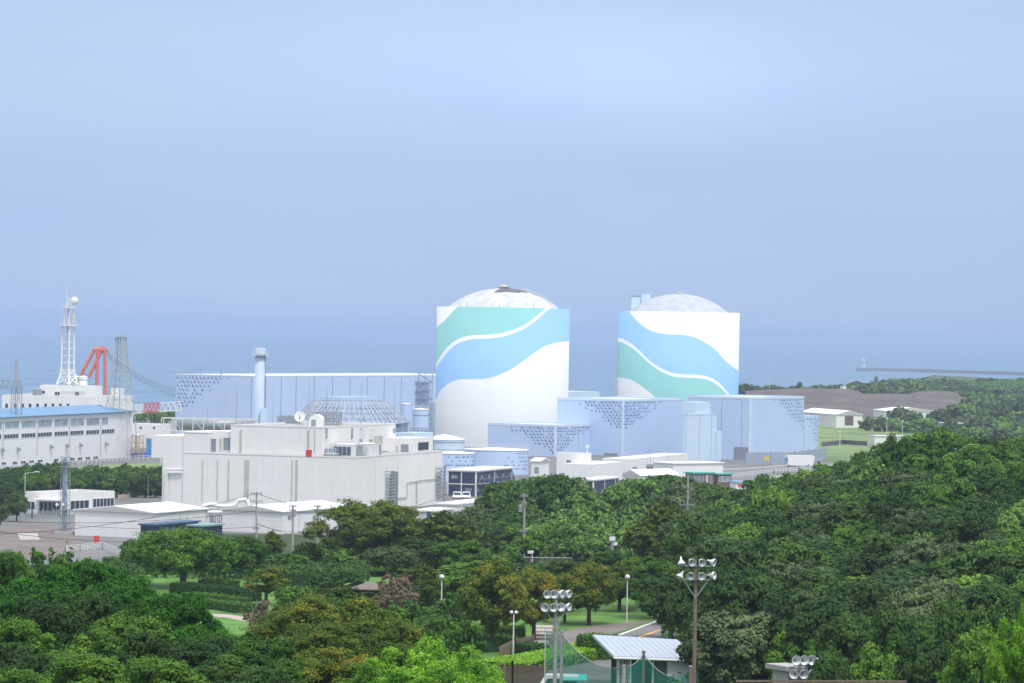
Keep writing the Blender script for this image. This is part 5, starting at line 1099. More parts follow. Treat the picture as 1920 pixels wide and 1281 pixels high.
# hillside: silhouette line of the tree tops against the plant
sil = [(1295, 975), (1330, 935), (1390, 915), (1450, 885), (1500, 868), (1560, 838), (1600, 830), (1650, 835), (1690, 822), (1760, 803), (1820, 815), (1860, 825), (1920, 818), (2100, 800)]
CAND = []
HG = 'trees of the wooded hillside on the right'
def hilltree(x, d_, rr=None):
    z0 = h(x, d_*K); hh = rnd.uniform(6.5, 9.5); zt = z0+hh
    px, py = topx((x, d_*K, zt)); lim = np.interp(px, [a for a, _ in sil], [b_ for _, b_ in sil])
    if py < lim: zt -= (lim-py+rnd.uniform(0, 6))/3800*d_
    if zt-z0 < 3.5: return
    r_ = rnd.random()
    if px < 1560 and d_ < 200: k = ['hd0', 'hd1', 'hg', 'hd2'][int(r_*4)]
    elif r_ < .52: k = 'hd%d' % rnd.randrange(4)
    elif r_ < .80: k = 'hm%d' % rnd.randrange(2)
    elif r_ < .9: k = 'hg'
    else: k = 'hb0' if rnd.random() < .6 else 'vi0'
    if px > 1700 and py < 900 and rnd.random() < .4: k = 'hm0'
    lab = {'hd': 'dark evergreen tree, one of the close-packed crowns on the right hillside', 'hm': 'mid green broadleaf tree among the close-packed crowns on the right hillside', 'hg': 'greyish green tree among the close-packed crowns on the right hillside', 'hb': 'fresh yellow-green tree standing out among the right hillside crowns', 'vi': 'vine covered tree among the right hillside crowns'}[k[:2]]
    w_ = rr or rnd.uniform(3.5, 5.4); CAND.append((w_/d_, k, x, d_*K, zt, w_, lab, HG))
d_ = 150
while d_ < 345:
    step = 3.9+d_*.004
    x0 = (1330-960)/3800*d_ if d_ < 165 else ((1360-960)/3800*d_ if d_ < 200 else (1310-960)/3800*d_)
    if d_ > 290: x0 = (1380-960)/3800*d_
    x = x0+rnd.uniform(0, 5); x1 = (1985-960)/3800*d_
    while x < x1:
        hilltree(x+rnd.uniform(-1, 1), d_+rnd.uniform(-2, 2)); x += rnd.uniform(5.2, 7.0)
    d_ += step*1.25
# trees at foot / right fg
for px, d_, ty, w_, k in ((1260, 186, 1062, 135, 'hd1'), (1230, 200, 1050, 110, 'hm0'), (1320, 178, 1075, 130, 'hd0'), (1390, 172, 1060, 130, 'hd2'), (1385, 166, 1170, 90, 'hm1'), (1440, 158, 1180, 110, 'hd3'), (1500, 150, 1165, 130, 'hm0'), (1590, 146, 1150, 150, 'hd0'), (1405, 158, 1225, 70, 'hd1'), (1290, 196, 1085, 110, 'hd3'),
    (1680, 142, 1140, 150, 'hm1'), (1770, 138, 1120, 160, 'hd2'), (1870, 132, 1100, 170, 'hd1'), (1640, 130, 1205, 130, 'hm0'), (1740, 125, 1190, 150, 'hd0'), (1850, 120, 1170, 170, 'hm1'), (1930, 112, 1150, 160, 'hd3'), (1560, 128, 1225, 110, 'hd2'), (1250, 210, 1040, 90, 'hd2')):
    T(k, px, d_, ty, w_, {'hd': 'dark evergreen tree at the foot of the right hillside', 'hm': 'green broadleaf tree at the foot of the right hillside'}[k[:2]], 'trees at the foot of the right hillside')
T('hm0', 1760, 262, 800, 130, 'spreading tree with airy crown topping the right hill'); T('hm1', 1690, 262, 816, 90, 'round tree left of the spreading hilltop tree')
T('hb0', 1440, 235, 905, 90, 'fresh yellow-green tree at the left shoulder of the right hill')
T('cam', 1905, 70, 1130, 110, 'fresh green branchy tree leaning in at the right edge of the photo')
# mound
MG = 'trees of the wooded mound in the middle'
msil = [(860, 985), (885, 960), (905, 925), (945, 900), (1000, 890), (1060, 888), (1085, 900), (1110, 925), (1150, 922), (1180, 895), (1240, 888), (1280, 893), (1330, 905), (1380, 912), (1440, 925)]
d_ = 284
while d_ < 372:
    x = (868-960)/3800*d_+rnd.uniform(0, 4); x1 = (1400-960)/3800*d_
    while x < x1:
        z0 = h(x, d_*K); zt = z0+rnd.uniform(6, 8.5); px, py = topx((x, d_*K, zt)); lim = np.interp(px, [a for a, _ in msil], [b_ for _, b_ in msil])
        if d_ > 325: zt += (py-lim)*.8/3800*d_; py = lim+.2*(py-lim)
        if py < lim: zt -= (lim-py+rnd.uniform(0, 5))/3800*d_
        if zt-z0 > 3:
            vine = 1010 < px < 1225; k = rnd.choice(['vi0', 'vi1', 'vi0', 'hm1']) if vine else rnd.choice(['hd0', 'hd1', 'hd2', 'hm0', 'hg', 'hm1'])
            lab = {'vi': 'tree smothered in pale green vines on the wooded mound', 'hm': 'mid green tree on the wooded mound', 'hd': 'dark evergreen tree on the wooded mound', 'hg': 'greyish green tree on the wooded mound'}[k[:2]]
            w_ = rnd.uniform(3.4, 4.8); CAND.append((w_/d_, k, x, d_*K, zt, w_, lab, MG))
        x += rnd.uniform(5, 6.6)
    d_ += 7.5
CAND.sort(key=lambda c: -c[0]); print('wood trees', len(CAND))
for i, c in enumerate(CAND):
    if i < 165: plant(*c[1:7], 'tree', c[7], 'tree', rnd)
    else: lowplant('distant_woodland', *c[1:6], rnd, 5200)
# park trees
for k, px, d_, ty, w_, lab in (
 ('zel', 692, 262, 938, 250, 'biggest tree of the park, broad olive umbrella crown before the white shed'),
 ('zel2', 838, 255, 955, 175, 'loose airy tree with gaps right of the biggest park tree'),
 ('br1', 345, 218, 986, 215, 'wide spreading green tree on the left lawn'),
 ('br1', 440, 228, 1003, 135, 'green tree just right of the wide spreading lawn tree'),
 ('gre', 262, 255, 1008, 75, 'small round tree at the right end of the stepped guard rail'),
 ('hm0', 290, 236, 1030, 110, 'green tree left behind the wide spreading lawn tree'),
 ('zel2', 512, 262, 993, 62, 'small airy tree in front of the left power poles'),
 ('gre', 575, 262, 1014, 62, 'small bushy tree between the middle and third power poles'),
 ('gre', 538, 245, 1036, 115, 'rounded light green tree below the power poles'),
 ('gre', 470, 245, 1030, 80, 'rounded green tree left of the light green one below the poles'),
 ('shr', 598, 214, 1078, 60, 'small dark clipped tree on the lawn edge'),
 ('shr', 642, 216, 1070, 88, 'dark bushy tree left of the gazebo'),
 ('yel', 500, 205, 1062, 105, 'thin reddish green tree on the left lawn'),
 ('dead', 500, 182, 1128, 100, 'sparse brownish tree before the terraced hedges'),
 ('gry', 735, 222, 1022, 105, 'greyish tree behind the bare branches'),
 ('dead', 742, 192, 1078, 130, 'bare leafless tree with pale twisted branches'),
 ('hd1', 800, 240, 1008, 140, 'dark green tree behind the left globe lamp'),
 ('hm1', 870, 236, 1012, 110, 'green tree left of the tall power pole foot'),
 ('gre', 955, 262, 1028, 66, 'small round tree at the foot of the tall power pole'),
 ('yel', 800, 196, 1085, 80, 'thin yellowing tree beside the left globe lamp'),
 ('yel2', 925, 178, 1045, 165, 'yellow tinted umbrella tree with straight trunk above the clipped hedges'),
 ('yel2', 1003, 183, 1062, 130, 'umbrella tree right of the yellow tinted one, above the steps'),
 ('hd3', 1060, 196, 1085, 90, 'dark leaved tree left of the open lawn'),
 ('yel2', 1106, 195, 1052, 125, 'tree with forked branch standing alone on the bright lawn'),
 ('yel2', 1163, 205, 1055, 110, 'tree behind the right globe lamp'),
 ('yel', 1060, 232, 1048, 100, 'yellowish tree below the security fence'),
 ('wil', 1243, 246, 947, 90, 'tall slender willow-like tree at the right of the mound'),
 ('wil', 1205, 240, 985, 80, 'shorter slender olive tree left of the willow-like tree'),
 ('yel2', 1310, 262, 957, 115, 'orange tinted tree beside the right power pole'),
 ('hm0', 1150, 240, 1030, 90, 'green tree below the white pole box'),
 ('hd2', 1190, 226, 1050, 90, 'dark green tree behind the open lawn, left of the hillside'),
 ('gre', 860, 192, 1120, 110, 'bushy green tree right of the left globe lamp'),
 ('hd0', 590, 270, 1045, 90, 'dark tree at the left foot of the biggest park tree'),
 ('hd0', 700, 250, 1050, 120, 'dark undergrowth tree beneath the biggest park tree'),
 ('hd3', 850, 262, 1040, 110, 'dark undergrowth tree beneath the loose airy tree'),
 ('vi1', 905, 245, 1030, 100, 'pale green tree between the park and the mound'),
 ('yel', 640, 205, 1100, 120, 'loose green tree left of the gazebo'), ('gry', 700, 205, 1095, 100, 'greyish tree standing by the gazebo'), ('lo0', 610, 195, 1120, 120, 'green low tree behind the rusty group, left'), ('lo0', 690, 186, 1135, 110, 'green low tree behind the rusty group, right'),
 ('zel2', 790, 202, 1055, 110, 'thin olive tree left of the left globe lamp'), ('hm1', 850, 206, 1070, 120, 'rounded green tree right behind the left globe lamp'), ('lo0', 780, 190, 1135, 100, 'green low tree right of the leafless tree'), ('lo0', 905, 200, 1110, 110, 'green low tree beneath the yellow tinted umbrella tree'), ('hm0', 880, 222, 1050, 120, 'rounded green tree behind the yellow tinted umbrella tree'),
 ('yel2', 1040, 205, 1075, 120, 'umbrella tree behind the tilted floodlight'), ('gre', 555, 198, 1095, 90, 'round green tree left of the loose green one'), ('hm1', 1210, 208, 1045, 120, 'rounded green tree at the right end of the open lawn'),
 ('lo0', 620, 305, 1008, 90, 'green low tree at the corner of the right white shed'), ('lo1', 700, 308, 1002, 100, 'dark low tree behind the biggest park tree'), ('lo0', 790, 305, 1000, 100, 'green low tree before the small white annex'), ('hm1', 860, 300, 985, 100, 'rounded green tree between the white annex and the mound'), ('lo1', 560, 280, 1035, 90, 'dark low tree between the white shed and the lawn trees'), ('lo0', 450, 285, 1030, 90, 'green low tree by the first power pole foot'), ('lo1', 500, 280, 1035, 80, 'dark low tree right of the first power pole foot'),
 ('lo1', 640, 240, 1058, 120, 'dark low tree left of the trunk of the biggest park tree'), ('lo1', 740, 238, 1062, 120, 'dark low tree right of the trunk of the biggest park tree'),
 ('lo0', 820, 225, 1075, 120, 'green low tree behind the left globe lamp'), ('lo0', 880, 215, 1085, 110, 'green low tree right of the left globe lamp'), ('lo1', 790, 210, 1100, 100, 'dark low tree beneath the left globe lamp'),
 ('lo0', 940, 225, 1078, 120, 'green low tree behind the umbrella trees'), ('lo1', 1020, 225, 1085, 110, 'dark low tree behind the right umbrella tree'), ('lo0', 600, 285, 1022, 100, 'green low tree at the foot of the ribbed white shed'),
 ('lo0', 680, 290, 1020, 110, 'green low tree right of the third power pole foot'), ('lo0', 770, 285, 1020, 110, 'green low tree behind the loose airy tree'), ('lo1', 520, 262, 1052, 90, 'dark low tree at the foot of the middle power pole'),
 ('lo0', 400, 250, 1050, 130, 'green low tree behind the two wide lawn trees'), ('lo1', 250, 245, 1056, 110, 'dark low tree at the left end of the lawn'), ('lo0', 760, 180, 1130, 110, 'green low tree right of the rusty group'), ('lo1', 830, 172, 1150, 110, 'dark low tree behind the bright leaved group'),
 ('lo1', 330, 240, 1062, 120, 'dark low tree behind the trunk of the wide lawn tree'), ('lo0', 1150, 222, 1075, 90, 'green low tree at the back of the open lawn'), ('lo1', 1100, 228, 1070, 100, 'dark low tree at the back left of the open lawn')):
    T(k, px, d_, ty, w_, lab)
# foreground left and centre
for k, px, d_, ty, w_, lab in (
 ('gre', 85, 160, 1018, 130, 'hazier rounded green tree at the left behind the foreground wood'),
 ('fg3', 15, 128, 1022, 110, 'green tree at the left edge of the foreground wood'),
 ('fg3', 120, 132, 1048, 130, 'green foreground tree left of the deep green one with pale flowers'),
 ('fg1', 45, 118, 1072, 160, 'deep green foreground tree at the left edge'),
 ('fg1', 180, 118, 1038, 170, 'deep green foreground tree with yellow flower tips, topmost of the left wood'),
 ('fg1', 130, 108, 1090, 170, 'deep green foreground tree below the topmost left one'),
 ('fg1', 250, 112, 1085, 165, 'deep green foreground tree, middle of the slope silhouette'),
 ('fg1', 322, 108, 1102, 150, 'deep green foreground tree at the right end of the slope silhouette'),
 ('fg2', 120, 96, 1100, 190, 'blue-green narrow leaved foreground tree at the left'),
 ('fg3', 20, 92, 1150, 170, 'lighter green foreground tree at the lower left edge'),
 ('fg2', 70, 86, 1200, 170, 'dark narrow leaved foreground tree at the bottom left'),
 ('fg3', 230, 90, 1145, 190, 'mid green foreground tree below the slope silhouette'),
 ('fg3', 165, 80, 1220, 190, 'mid green foreground tree at the bottom, third from the left'),
 ('fg2', 330, 88, 1175, 180, 'dark green foreground tree under the right end of the silhouette'),
 ('fg3', 300, 78, 1228, 180, 'mid green foreground tree at the bottom, fourth from the left'),
 ('fg1', 372, 104, 1160, 120, 'deep green foreground tree beside the hedge terraces'),
 ('fg3', 420, 98, 1180, 150, 'soft green foreground tree right of the deep green wood'),
 ('fg3', 470, 92, 1188, 150, 'soft green foreground tree left of the rusty crowned trees'),
 ('fg2', 430, 80, 1225, 180, 'dark green foreground tree at the bottom below the rusty crowned trees'),
 ('fg3', 20, 74, 1245, 170, 'leafy foreground shrub tree in the bottom left corner'),
 ('fgr', 560, 120, 1118, 170, 'rusty crowned tree, leftmost of the rusty group'),
 ('fgr', 665, 122, 1120, 190, 'rusty crowned tree, topmost of the rusty group'),
 ('fgr', 590, 108, 1170, 180, 'rusty crowned tree in the middle of the rusty group'),
 ('fgr', 700, 110, 1165, 170, 'rusty crowned tree at the right of the rusty group'),
 ('fgr', 530, 98, 1215, 170, 'rusty crowned tree at the lower left of the rusty group'),
 ('fgr', 630, 96, 1220, 180, 'rusty crowned tree at the bottom of the rusty group'),
 ('gre', 830, 150, 1150, 130, 'green tree behind the bright leaved foreground tree'),
 ('cam', 770, 90, 1192, 170, 'bright fresh leaved tree at the bottom centre, topmost crown'),
 ('cam', 870, 88, 1212, 170, 'bright fresh leaved tree at the bottom, right of centre group'),
 ('cam', 700, 84, 1236, 150, 'bright fresh leaved tree at the bottom, left of its group'),
 ('cam', 800, 78, 1235, 190, 'bright fresh leaved tree at the bottom, nearest of its group'),
 ('cam', 915, 80, 1248, 110, 'bright fresh leaved tree at the bottom, lowest at right')):
    T(k, px, d_, ty, w_*(1.45 if k[:2] == 'fg' else 1.3), lab)
# hedges
def hedge(label, pts, wd, hgt, lm='dark', leaf=.12, dens=60, group='clipped hedges of the park', name='hedge', bulge=0):
    rng = np.random.default_rng(len(label)); pts = [Vector(p) for p in pts]; mb = MB(); Vs = []; root = thing(name, pts[0], label, 'hedge', group)
    for a, b_ in zip(pts, pts[1:]):
        dd = b_-a; dd.z = 0; Ln = dd.length; dd.normalize(); n_ = Vector((-dd.y, dd.x, 0)); 
        q = [a-n_*wd/2, b_-n_*wd/2, b_+n_*wd/2, a+n_*wd/2]; mb.box8([p-Vector((0, 0, .3)) for p in q]+[p+Vector((0, 0, hgt*.94)) for p in q])
        for (o, e1, e2, nn) in ((q[0], dd*Ln, Vector((0, 0, hgt)), -n_), (q[3], dd*Ln, Vector((0, 0, hgt)), n_), (q[0]+Vector((0, 0, hgt)), dd*Ln, n_*wd, Vector((0, 0, 1))), (q[0], n_*wd, Vector((0, 0, hgt)), -dd), (q[1], n_*wd, Vector((0, 0, hgt)), dd)):
            k = int(e1.length*e2.length*dens); uv = rng.random((k, 2)); Pp = np.array(o)+uv[:, :1]*np.array(e1)+uv[:, 1:]*np.array(e2)+rng.normal(size=(k, 3))*.06
            nr = np.array(nn)+rng.normal(size=(k, 3))*.5; nr /= np.linalg.norm(nr, axis=1)[:, None]; t1 = np.cross(nr, rng.normal(size=(k, 3))); t1 /= np.linalg.norm(t1, axis=1)[:, None]; t2 = np.cross(nr, t1)
            Vs.append(np.stack([Pp-t1*leaf, Pp-t2*leaf*.6, Pp+t1*leaf, Pp+t2*leaf*.6], 1).reshape(-1, 3))
    V = np.concatenate(Vs)-np.array(pts[0]); part('core', mb, hedgesolid, root); o = bpy.data.objects.new('leaves', leafmesh('leaves', V, .3+.5*rng.random(len(V)//4), LM[lm])); COL.objects.link(o); o.parent = root
g24 = lambda x, y: G(x, y, 24)
hedge('top curved hedge of the left terraces', [g24(338, 1112), g24(380, 1118), g24(430, 1122), g24(470, 1128)], 2.5, 1.1, 'dark')
hedge('second hedge of the left terraces', [g24(355, 1126), g24(400, 1130), g24(455, 1137)], 2, .8, 'mid')
hedge('third hedge of the left terraces', [g24(365, 1138), g24(410, 1142), g24(462, 1150)], 2, .8, 'mid')
hedge('lens shaped hedge under the wide lawn tree', [g24(380, 1103), g24(405, 1104), g24(432, 1106)], 3, .9, 'dark')
hedge('back hedge of the three above the wooden fence', [g24(858, 1196), g24(920, 1200), g24(982, 1201)], 4, 1.2, 'mid')
hedge('middle hedge of the three above the wooden fence', [g24(862, 1208), g24(960, 1213)], 2.5, .9, 'mid')
hedge('front hedge of the three above the wooden fence', [g24(880, 1222), g24(945, 1221)], 2.5, .9, 'mid')
hedge('rounded box hedge beside the slim lamp', [g24(980, 1234), g24(1016, 1233)], 3, 1.2, 'dark')
hedge('bright sloping hedge along the road edge', [g24(940, 1262), g24(1000, 1252), g24(1060, 1240), g24(1118, 1226)], 4, .9, 'bright', dens=70)
hedge('dark hedge behind the light green tree', [g24(540, 1098), g24(625, 1098)], 1.5, 1.3, 'dark')
hedge('bushy hedge at the left of the clubhouse roof', [g24(1105, 1236), g24(1140, 1233)], 3, 2.0, 'mid')
# tree belt at the left
for i in range(22):
    px = -10+i*14.5+rnd.uniform(-3, 3); dd = rnd.uniform(470, 505); ty = rnd.uniform(866, 880) if px < 130 else rnd.uniform(868, 880)
    T(rnd.choice(['gre', 'lo0', 'lo1']), px, dd, ty, rnd.uniform(44, 60), 'rounded green tree in the row below the blue roofed warehouse', 'row of trees below the warehouse')
for px, dd, ty, w_, lab in ((32, 400, 918, 46, 'dark round tree just left of the gatehouse'), (8, 420, 905, 50, 'tree at the left edge by the gatehouse'), (-5, 380, 935, 40, 'low tree at the very left edge of the car park')): T('hd1', px, dd, ty, w_, lab)
for i in range(16): px = -10+i*20+rnd.uniform(-5, 5); T(rnd.choice(['lo0', 'lo1', 'gre']), px, 462, rnd.uniform(884, 892), rnd.uniform(44, 62), 'low bushy tree in the front row below the blue roofed warehouse', 'row of trees below the warehouse')
sheet('grass_verge', [G(-60, 925, 13), G(140, 918, 13), G(306, 906, 13), G(306, 868, 13), G(200, 872, 13), G(-60, 890, 13)], fieldm, 13, dz=.006)
# trees along far right
FG_ = 'trees of the far shore on the right'
def far(px, dd, ty, w_, k=None): a = P(px, ty, dd); lowplant('far_woodland', k or rnd.choice(['fr0', 'fr1', 'fd']), a.x, a.y, a.z, w_/2*dd/3800, rnd, 900)
for i in range(34): px = 1600+i*10+rnd.uniform(-4, 4); far(px, rnd.uniform(1200, 1300), rnd.uniform(712, 726) if px < 1720 else rnd.uniform(724, 738), rnd.uniform(24, 40))
for i in range(16): px = 1385+i*14+rnd.uniform(-4, 4); far(px, rnd.uniform(1180, 1240), rnd.uniform(721, 728), rnd.uniform(22, 34))
for i in range(18): px = 1735+i*11+rnd.uniform(-4, 4); far(px, 1480, rnd.uniform(707, 716), rnd.uniform(12, 28))
for i in range(60): px = rnd.uniform(1790, 1960); dd = rnd.uniform(930, 1150); far(px, dd, 637+rnd.uniform(28.5, 33)*3800/dd, rnd.uniform(30, 52))
for px, dd, ty, w_ in ((1540, 930, 768, 20), (1625, 860, 783, 34), (1650, 855, 782, 36), (1685, 870, 764, 60), (1668, 860, 782, 50), (1715, 860, 772, 44), (1735, 850, 784, 60), (1700, 845, 790, 50), (1765, 900, 768, 54), (1790, 920, 760, 50), (1500, 1180, 716, 14)): far(px, dd, ty, w_)
for i in range(40): px = rnd.uniform(1770, 1950); dd = rnd.uniform(760, 920); far(px, dd, 638+rnd.uniform(31.5, 36)*3800/dd, rnd.uniform(34, 60), 'fd' if rnd.random() < .6 else 'fr0')
for i in range(14): px = 246+i*7.5; far(px, rnd.uniform(800, 850), rnd.uniform(768, 774), 22)
for i in range(90): px = 1590+rnd.random()*150; dd = rnd.uniform(1190, 1245 if px < 1650 else 1420); far(px, dd, 636+rnd.uniform(26.5, 30)*3800/dd, rnd.uniform(22, 38))
for i in range(60): px = rnd.uniform(1380, 1800); dd = rnd.uniform(1250, 1560); dd = min(dd, 1245) if px < 1640 else dd; far(px, dd, 636+rnd.uniform(27.5, 30)*3800/dd, rnd.uniform(22, 32))
# undergrowth on the slopes: one uncountable mass
def ground_cover(name, boxes, n, leaf, lm, seed):
    rng = np.random.default_rng(seed); Vs = []
    for (p0, p1, d0, d1, hh) in boxes:
        k = n; dd = rng.uniform(d0, d1, k); ix = rng.uniform(p0, p1, k); x = (ix-960)/3800*dd; z = H(x, dd*K)+rng.random(k)*hh; Pp = np.stack([x, dd*K, z], 1)
        nr = rng.normal(size=(k, 3))+np.array([0, 0, 1.]); nr /= np.linalg.norm(nr, axis=1)[:, None]; t1 = np.cross(nr, rng.normal(size=(k, 3))); t1 /= np.linalg.norm(t1, axis=1)[:, None]; t2 = np.cross(nr, t1)
        Vs.append(np.stack([Pp-t1*leaf, Pp-t2*leaf*.6, Pp+t1*leaf, Pp+t2*leaf*.6], 1).reshape(-1, 3))
    V = np.concatenate(Vs); o = bpy.data.objects.new(name, leafmesh(name, V, .2+.6*rng.random(len(V)//4), LM[lm])); COL.objects.link(o); o['kind'] = 'stuff'
ground_cover('undergrowth', [(820, 1420, 255, 300, 1.5), (1250, 1950, 140, 260, 2.5), (200, 700, 225, 300, 1.2)], 26000, .3, 'dark', 5)
ground_cover('shore_scrub', [(1790, 1960, 900, 1200, 3), (1720, 1960, 1200, 1500, 2)], 24000, .8, 'vine', 6)
# ------------------------------------------------------------------ park furniture
def globe_lamp(px, basepy, toppy, label, twin=False):
    p = G(px, basepy, 24); dd = p.y/K; t = P(px+(basepy-toppy)*.0175, toppy, dd); t.x = p.x; root = thing('park_lamp', p, label, 'park lamp', 'park lamps')
    part('pole', MB().tube(p, t-Vector((0, 0, .35)), .07, .05, 10), steelw, root)
    if twin:
        for s in (-.2, .2): part('globe', MB().lathe(t+Vector((s, 0, -.2)), [(.01, -.16), (.11, -.11), (.16, 0), (.11, .11), (.01, .16)], 14), white, root, True)
    else:
        part('globe', MB().lathe(t+Vector((0, 0, -.1)), [(.01, -.26), (.16, -.2), (.23, -.08), (.25, .05), (.18, .18), (.01, .26)], 18), white, root, True)
        part('collar', MB().lathe(t+Vector((0, 0, -.4)), [(.08, 0), (.2, .1), (.24, .22)], 14), steelg, root)
globe_lamp(1175, 1168, 1080, 'white globe lamp at the edge of the bright lawn'); globe_lamp(827, 1170, 1080, 'white globe lamp among dark trees left of centre'); globe_lamp(962, 1232, 1144, 'slim lamp with twin small heads beside the hedges', True)
a = P(998, 1062, 262); root = thing('security_camera_post', (a.x, a.y, h(a.x, a.y)), 'white camera post at the security fence', 'camera post'); t = P(998, 1038, 262); part('pole', MB().tube((a.x, a.y, h(a.x, a.y)), t, .07), steelw, root); part('camera', MB().box(t+Vector((-.25, 0, 0)), .7, .35, .35).lathe(t, [(.02, 0), (.2, .1), (.2, .3), (.02, .4)], 10), white, root)
a = P(1148, 1060, 265); root = thing('white_pole_box', (a.x, a.y, h(a.x, a.y)), 'grey post with a white box head below the mound', 'camera post'); t = P(1148, 1014, 265); part('pole', MB().tube((a.x, a.y, h(a.x, a.y)), t, .22), steelg, root); part('head', MB().box(t, .8, .6, .5).box(t+Vector((.4, 0, -.6)), .5, .4, .4), white, root)
pts = [(lambda q: Vector((q.x, q.y, h(q.x, q.y))))(P(x, 1062, 266)) for x in (975, 1072)]
root = thing('security_fence', pts[0], 'security fence with angled post tops below the mound', 'fence'); mb = MB(); mr2 = MB()
for i in range(6): p = pts[0].lerp(pts[1], i/5); mb.tube(p, p+Vector((0, 0, 2.2)), .06); mb.tube(p+Vector((0, 0, 2.2)), p+Vector((.15, -.4, 2.7)), .05)
part('posts', mb, steelg, root); mr2.tube(pts[0]+Vector((0, 0, 2.1)), pts[1]+Vector((0, 0, 2.1)), .07); mr2.tube(pts[0]+Vector((0, 0, 1)), pts[1]+Vector((0, 0, 1)), .04); part('rails', mr2, steelg, root)
q = MB().add([pts[0], pts[1], pts[1]+Vector((0, 0, 2.1)), pts[0]+Vector((0, 0, 2.1))], [(0, 1, 2, 3)]); part('mesh', q, mat('chainlink', (.3, .33, .3), alpha=.22), root)
# gazebo
p = G(692, 1140, 24); root = thing('gazebo', p, 'small brown gazebo roof under the trees', 'gazebo'); part('roof', MB().lathe(p+Vector((0, 0, 1.9)), [(1.8, 0), (1.8, .1), (.3, .7), (.01, .75)], 6), mat('brown_roof', (.20, .17, .15)), root)
for i in range(4): part('post', MB().tube(p+Vector((1.2*math.cos(i*1.57+.8), 1.2*math.sin(i*1.57+.8), 0)), p+Vector((1.2*math.cos(i*1.57+.8), 1.2*math.sin(i*1.57+.8), 1.95)), .08), woodp, root)
# floodlights
def horn(c, ax, k=1.0): return MB().lathe(c, [(.03*k, -.34*k), (.07*k, -.3*k), (.08*k, -.12*k), (.16*k, .0), (.27*k, .16*k), (.31*k, .30*k), (.29*k, .30*k), (.14*k, .02*k), (.01, -.05*k)], 16, ax)
def flood(px, topy, d_, label, axes, bars, m=woodp, tilt=0.0, w_=1.15):
    a = P(px, topy, d_); z0 = h(a.x, a.y); root = thing('floodlight_pole', (a.x, a.y, z0), label, 'floodlight', 'floodlight poles of the sports ground')
    part('pole', MB().tube((a.x, a.y, z0), a, .17, .12, 12), m, root)
    for k, zo in enumerate(bars):
        ca, sa = math.cos(tilt), math.sin(tilt); c = a+Vector((0, -.15, zo)); part('crossbar', MB().box(c, w_*2, .12, .08, tilt), steelg, root)
        for i in range(4):
            u_ = -w_*.95+i*w_*1.9/3; q = c+Vector((u_*ca, u_*sa-.05, .38)); part('lamp_horn', horn(q, axes[k][i]), chrome, root, True); part('bracket', MB().tube(c+Vector((u_*ca, u_*sa, 0)), q, .035), steelg, root)
    for s in (-1, 1): part('brace', MB().tube(a+Vector((0, -.1, bars[-1]-1.3)), a+Vector((s*w_*.8*math.cos(tilt), -.1+s*w_*.8*math.sin(tilt), bars[-1])), .04), steelg, root)
AX = [(-.15, -.5, -1), (.1, -1, -.3), (.5, -1, .1), (1, -.7, .25)]
flood(1305, 1062, 148, 'floodlight pole with two rows of horns behind the clubhouse', [[(.1, -.3, -.9), (.35, -1, -.35), (.3, -1, -.35), (.9, -.5, -.3)], [(-.5, -.4, -.8), (-.1, -1, -.4), (.2, -1, -.3), (.9, -.5, .0)]], (0, -1.0))
flood(1043, 1122, 143, 'floodlight pole with tilted horn rows among the green nets', [[(.3, -1, -.2)]*2+[(.8, -.6, -.2)]*2, [(-.4, -1, -.1), (.2, -1, -.2), (.5, -1, -.1), (.9, -.5, -.1)]], (0, -.95), m=steelg, tilt=.5, w_=.85)
flood(1512, 1248, 128, 'floodlight pole just showing its horns at the bottom right', [[(.2, -1, .0)]*3+[(1, -.5, 0)], [(-.3, -1, -.1), (.2, -1, -.2), (.5, -1, -.1), (.9, -.5, -.1)]], (0, -.85), m=steelg, tilt=.35, w_=.85)
p = P(1319, 1222, 150); root = thing('stacked_speakers', p, 'three stacked grey louvred speakers beside the floodlight pole', 'loudspeaker')
for i in range(3): part('speaker', MB().box(p+Vector((0, 0, -.45+i*.27)), .75, .6, .2), mat('grey_speaker', (.22, .23, .25), .4), root)
part('bracket', MB().tube(p+Vector((-.5, .1, 0)), p, .05), steelg, root)
# clubhouse
dF, dB = 154, 163
c0, c1 = P(1151, 1230, dF), P(1318, 1236, dF); c3, c2 = P(1111, 1190, dB), P(1269, 1199, dB)
root = thing('clubhouse', (c0.x, c0.y, 24), 'small clubhouse with sloping pale metal roof by the sports ground', 'clubhouse')
dn = Vector((0, 0, -.22)); mb = MB().box8([c0+dn, c1+dn, c2+dn, c3+dn, c0, c1, c2, c3]); part('roof', mb, silver, root)
mb = MB()
for i in range(1, 14): t = i/14; mb.tube(c0.lerp(c1, t)+Vector((0, 0, .02)), c3.lerp(c2, t)+Vector((0, 0, .005)), .010, n=4)
part('roof_ribs', mb, silver, root)
zr0 = c0.z-.25; ax_, bx_ = P(1252, 1240, dF), P(1312, 1240, dF)
mb = MB().box8([(ax_.x, c0.y+.4, 23), (bx_.x, c0.y+.4, 23), (bx_.x+.3, c2.y-.6, 23), (ax_.x, c2.y-.6, 23), (ax_.x, c0.y+.4, zr0), (bx_.x, c0.y+.4, zr0), (bx_.x+.3, c2.y-.6, min(c2.z, c3.z)-.3), (ax_.x, c2.y-.6, min(c2.z, c3.z)-.3)]); part('wall', mb, mat('clubhouse_white', (.62, .66, .72), .6, var=.02, streak=.04), root)
lx = P(1157, 1240, dF).x
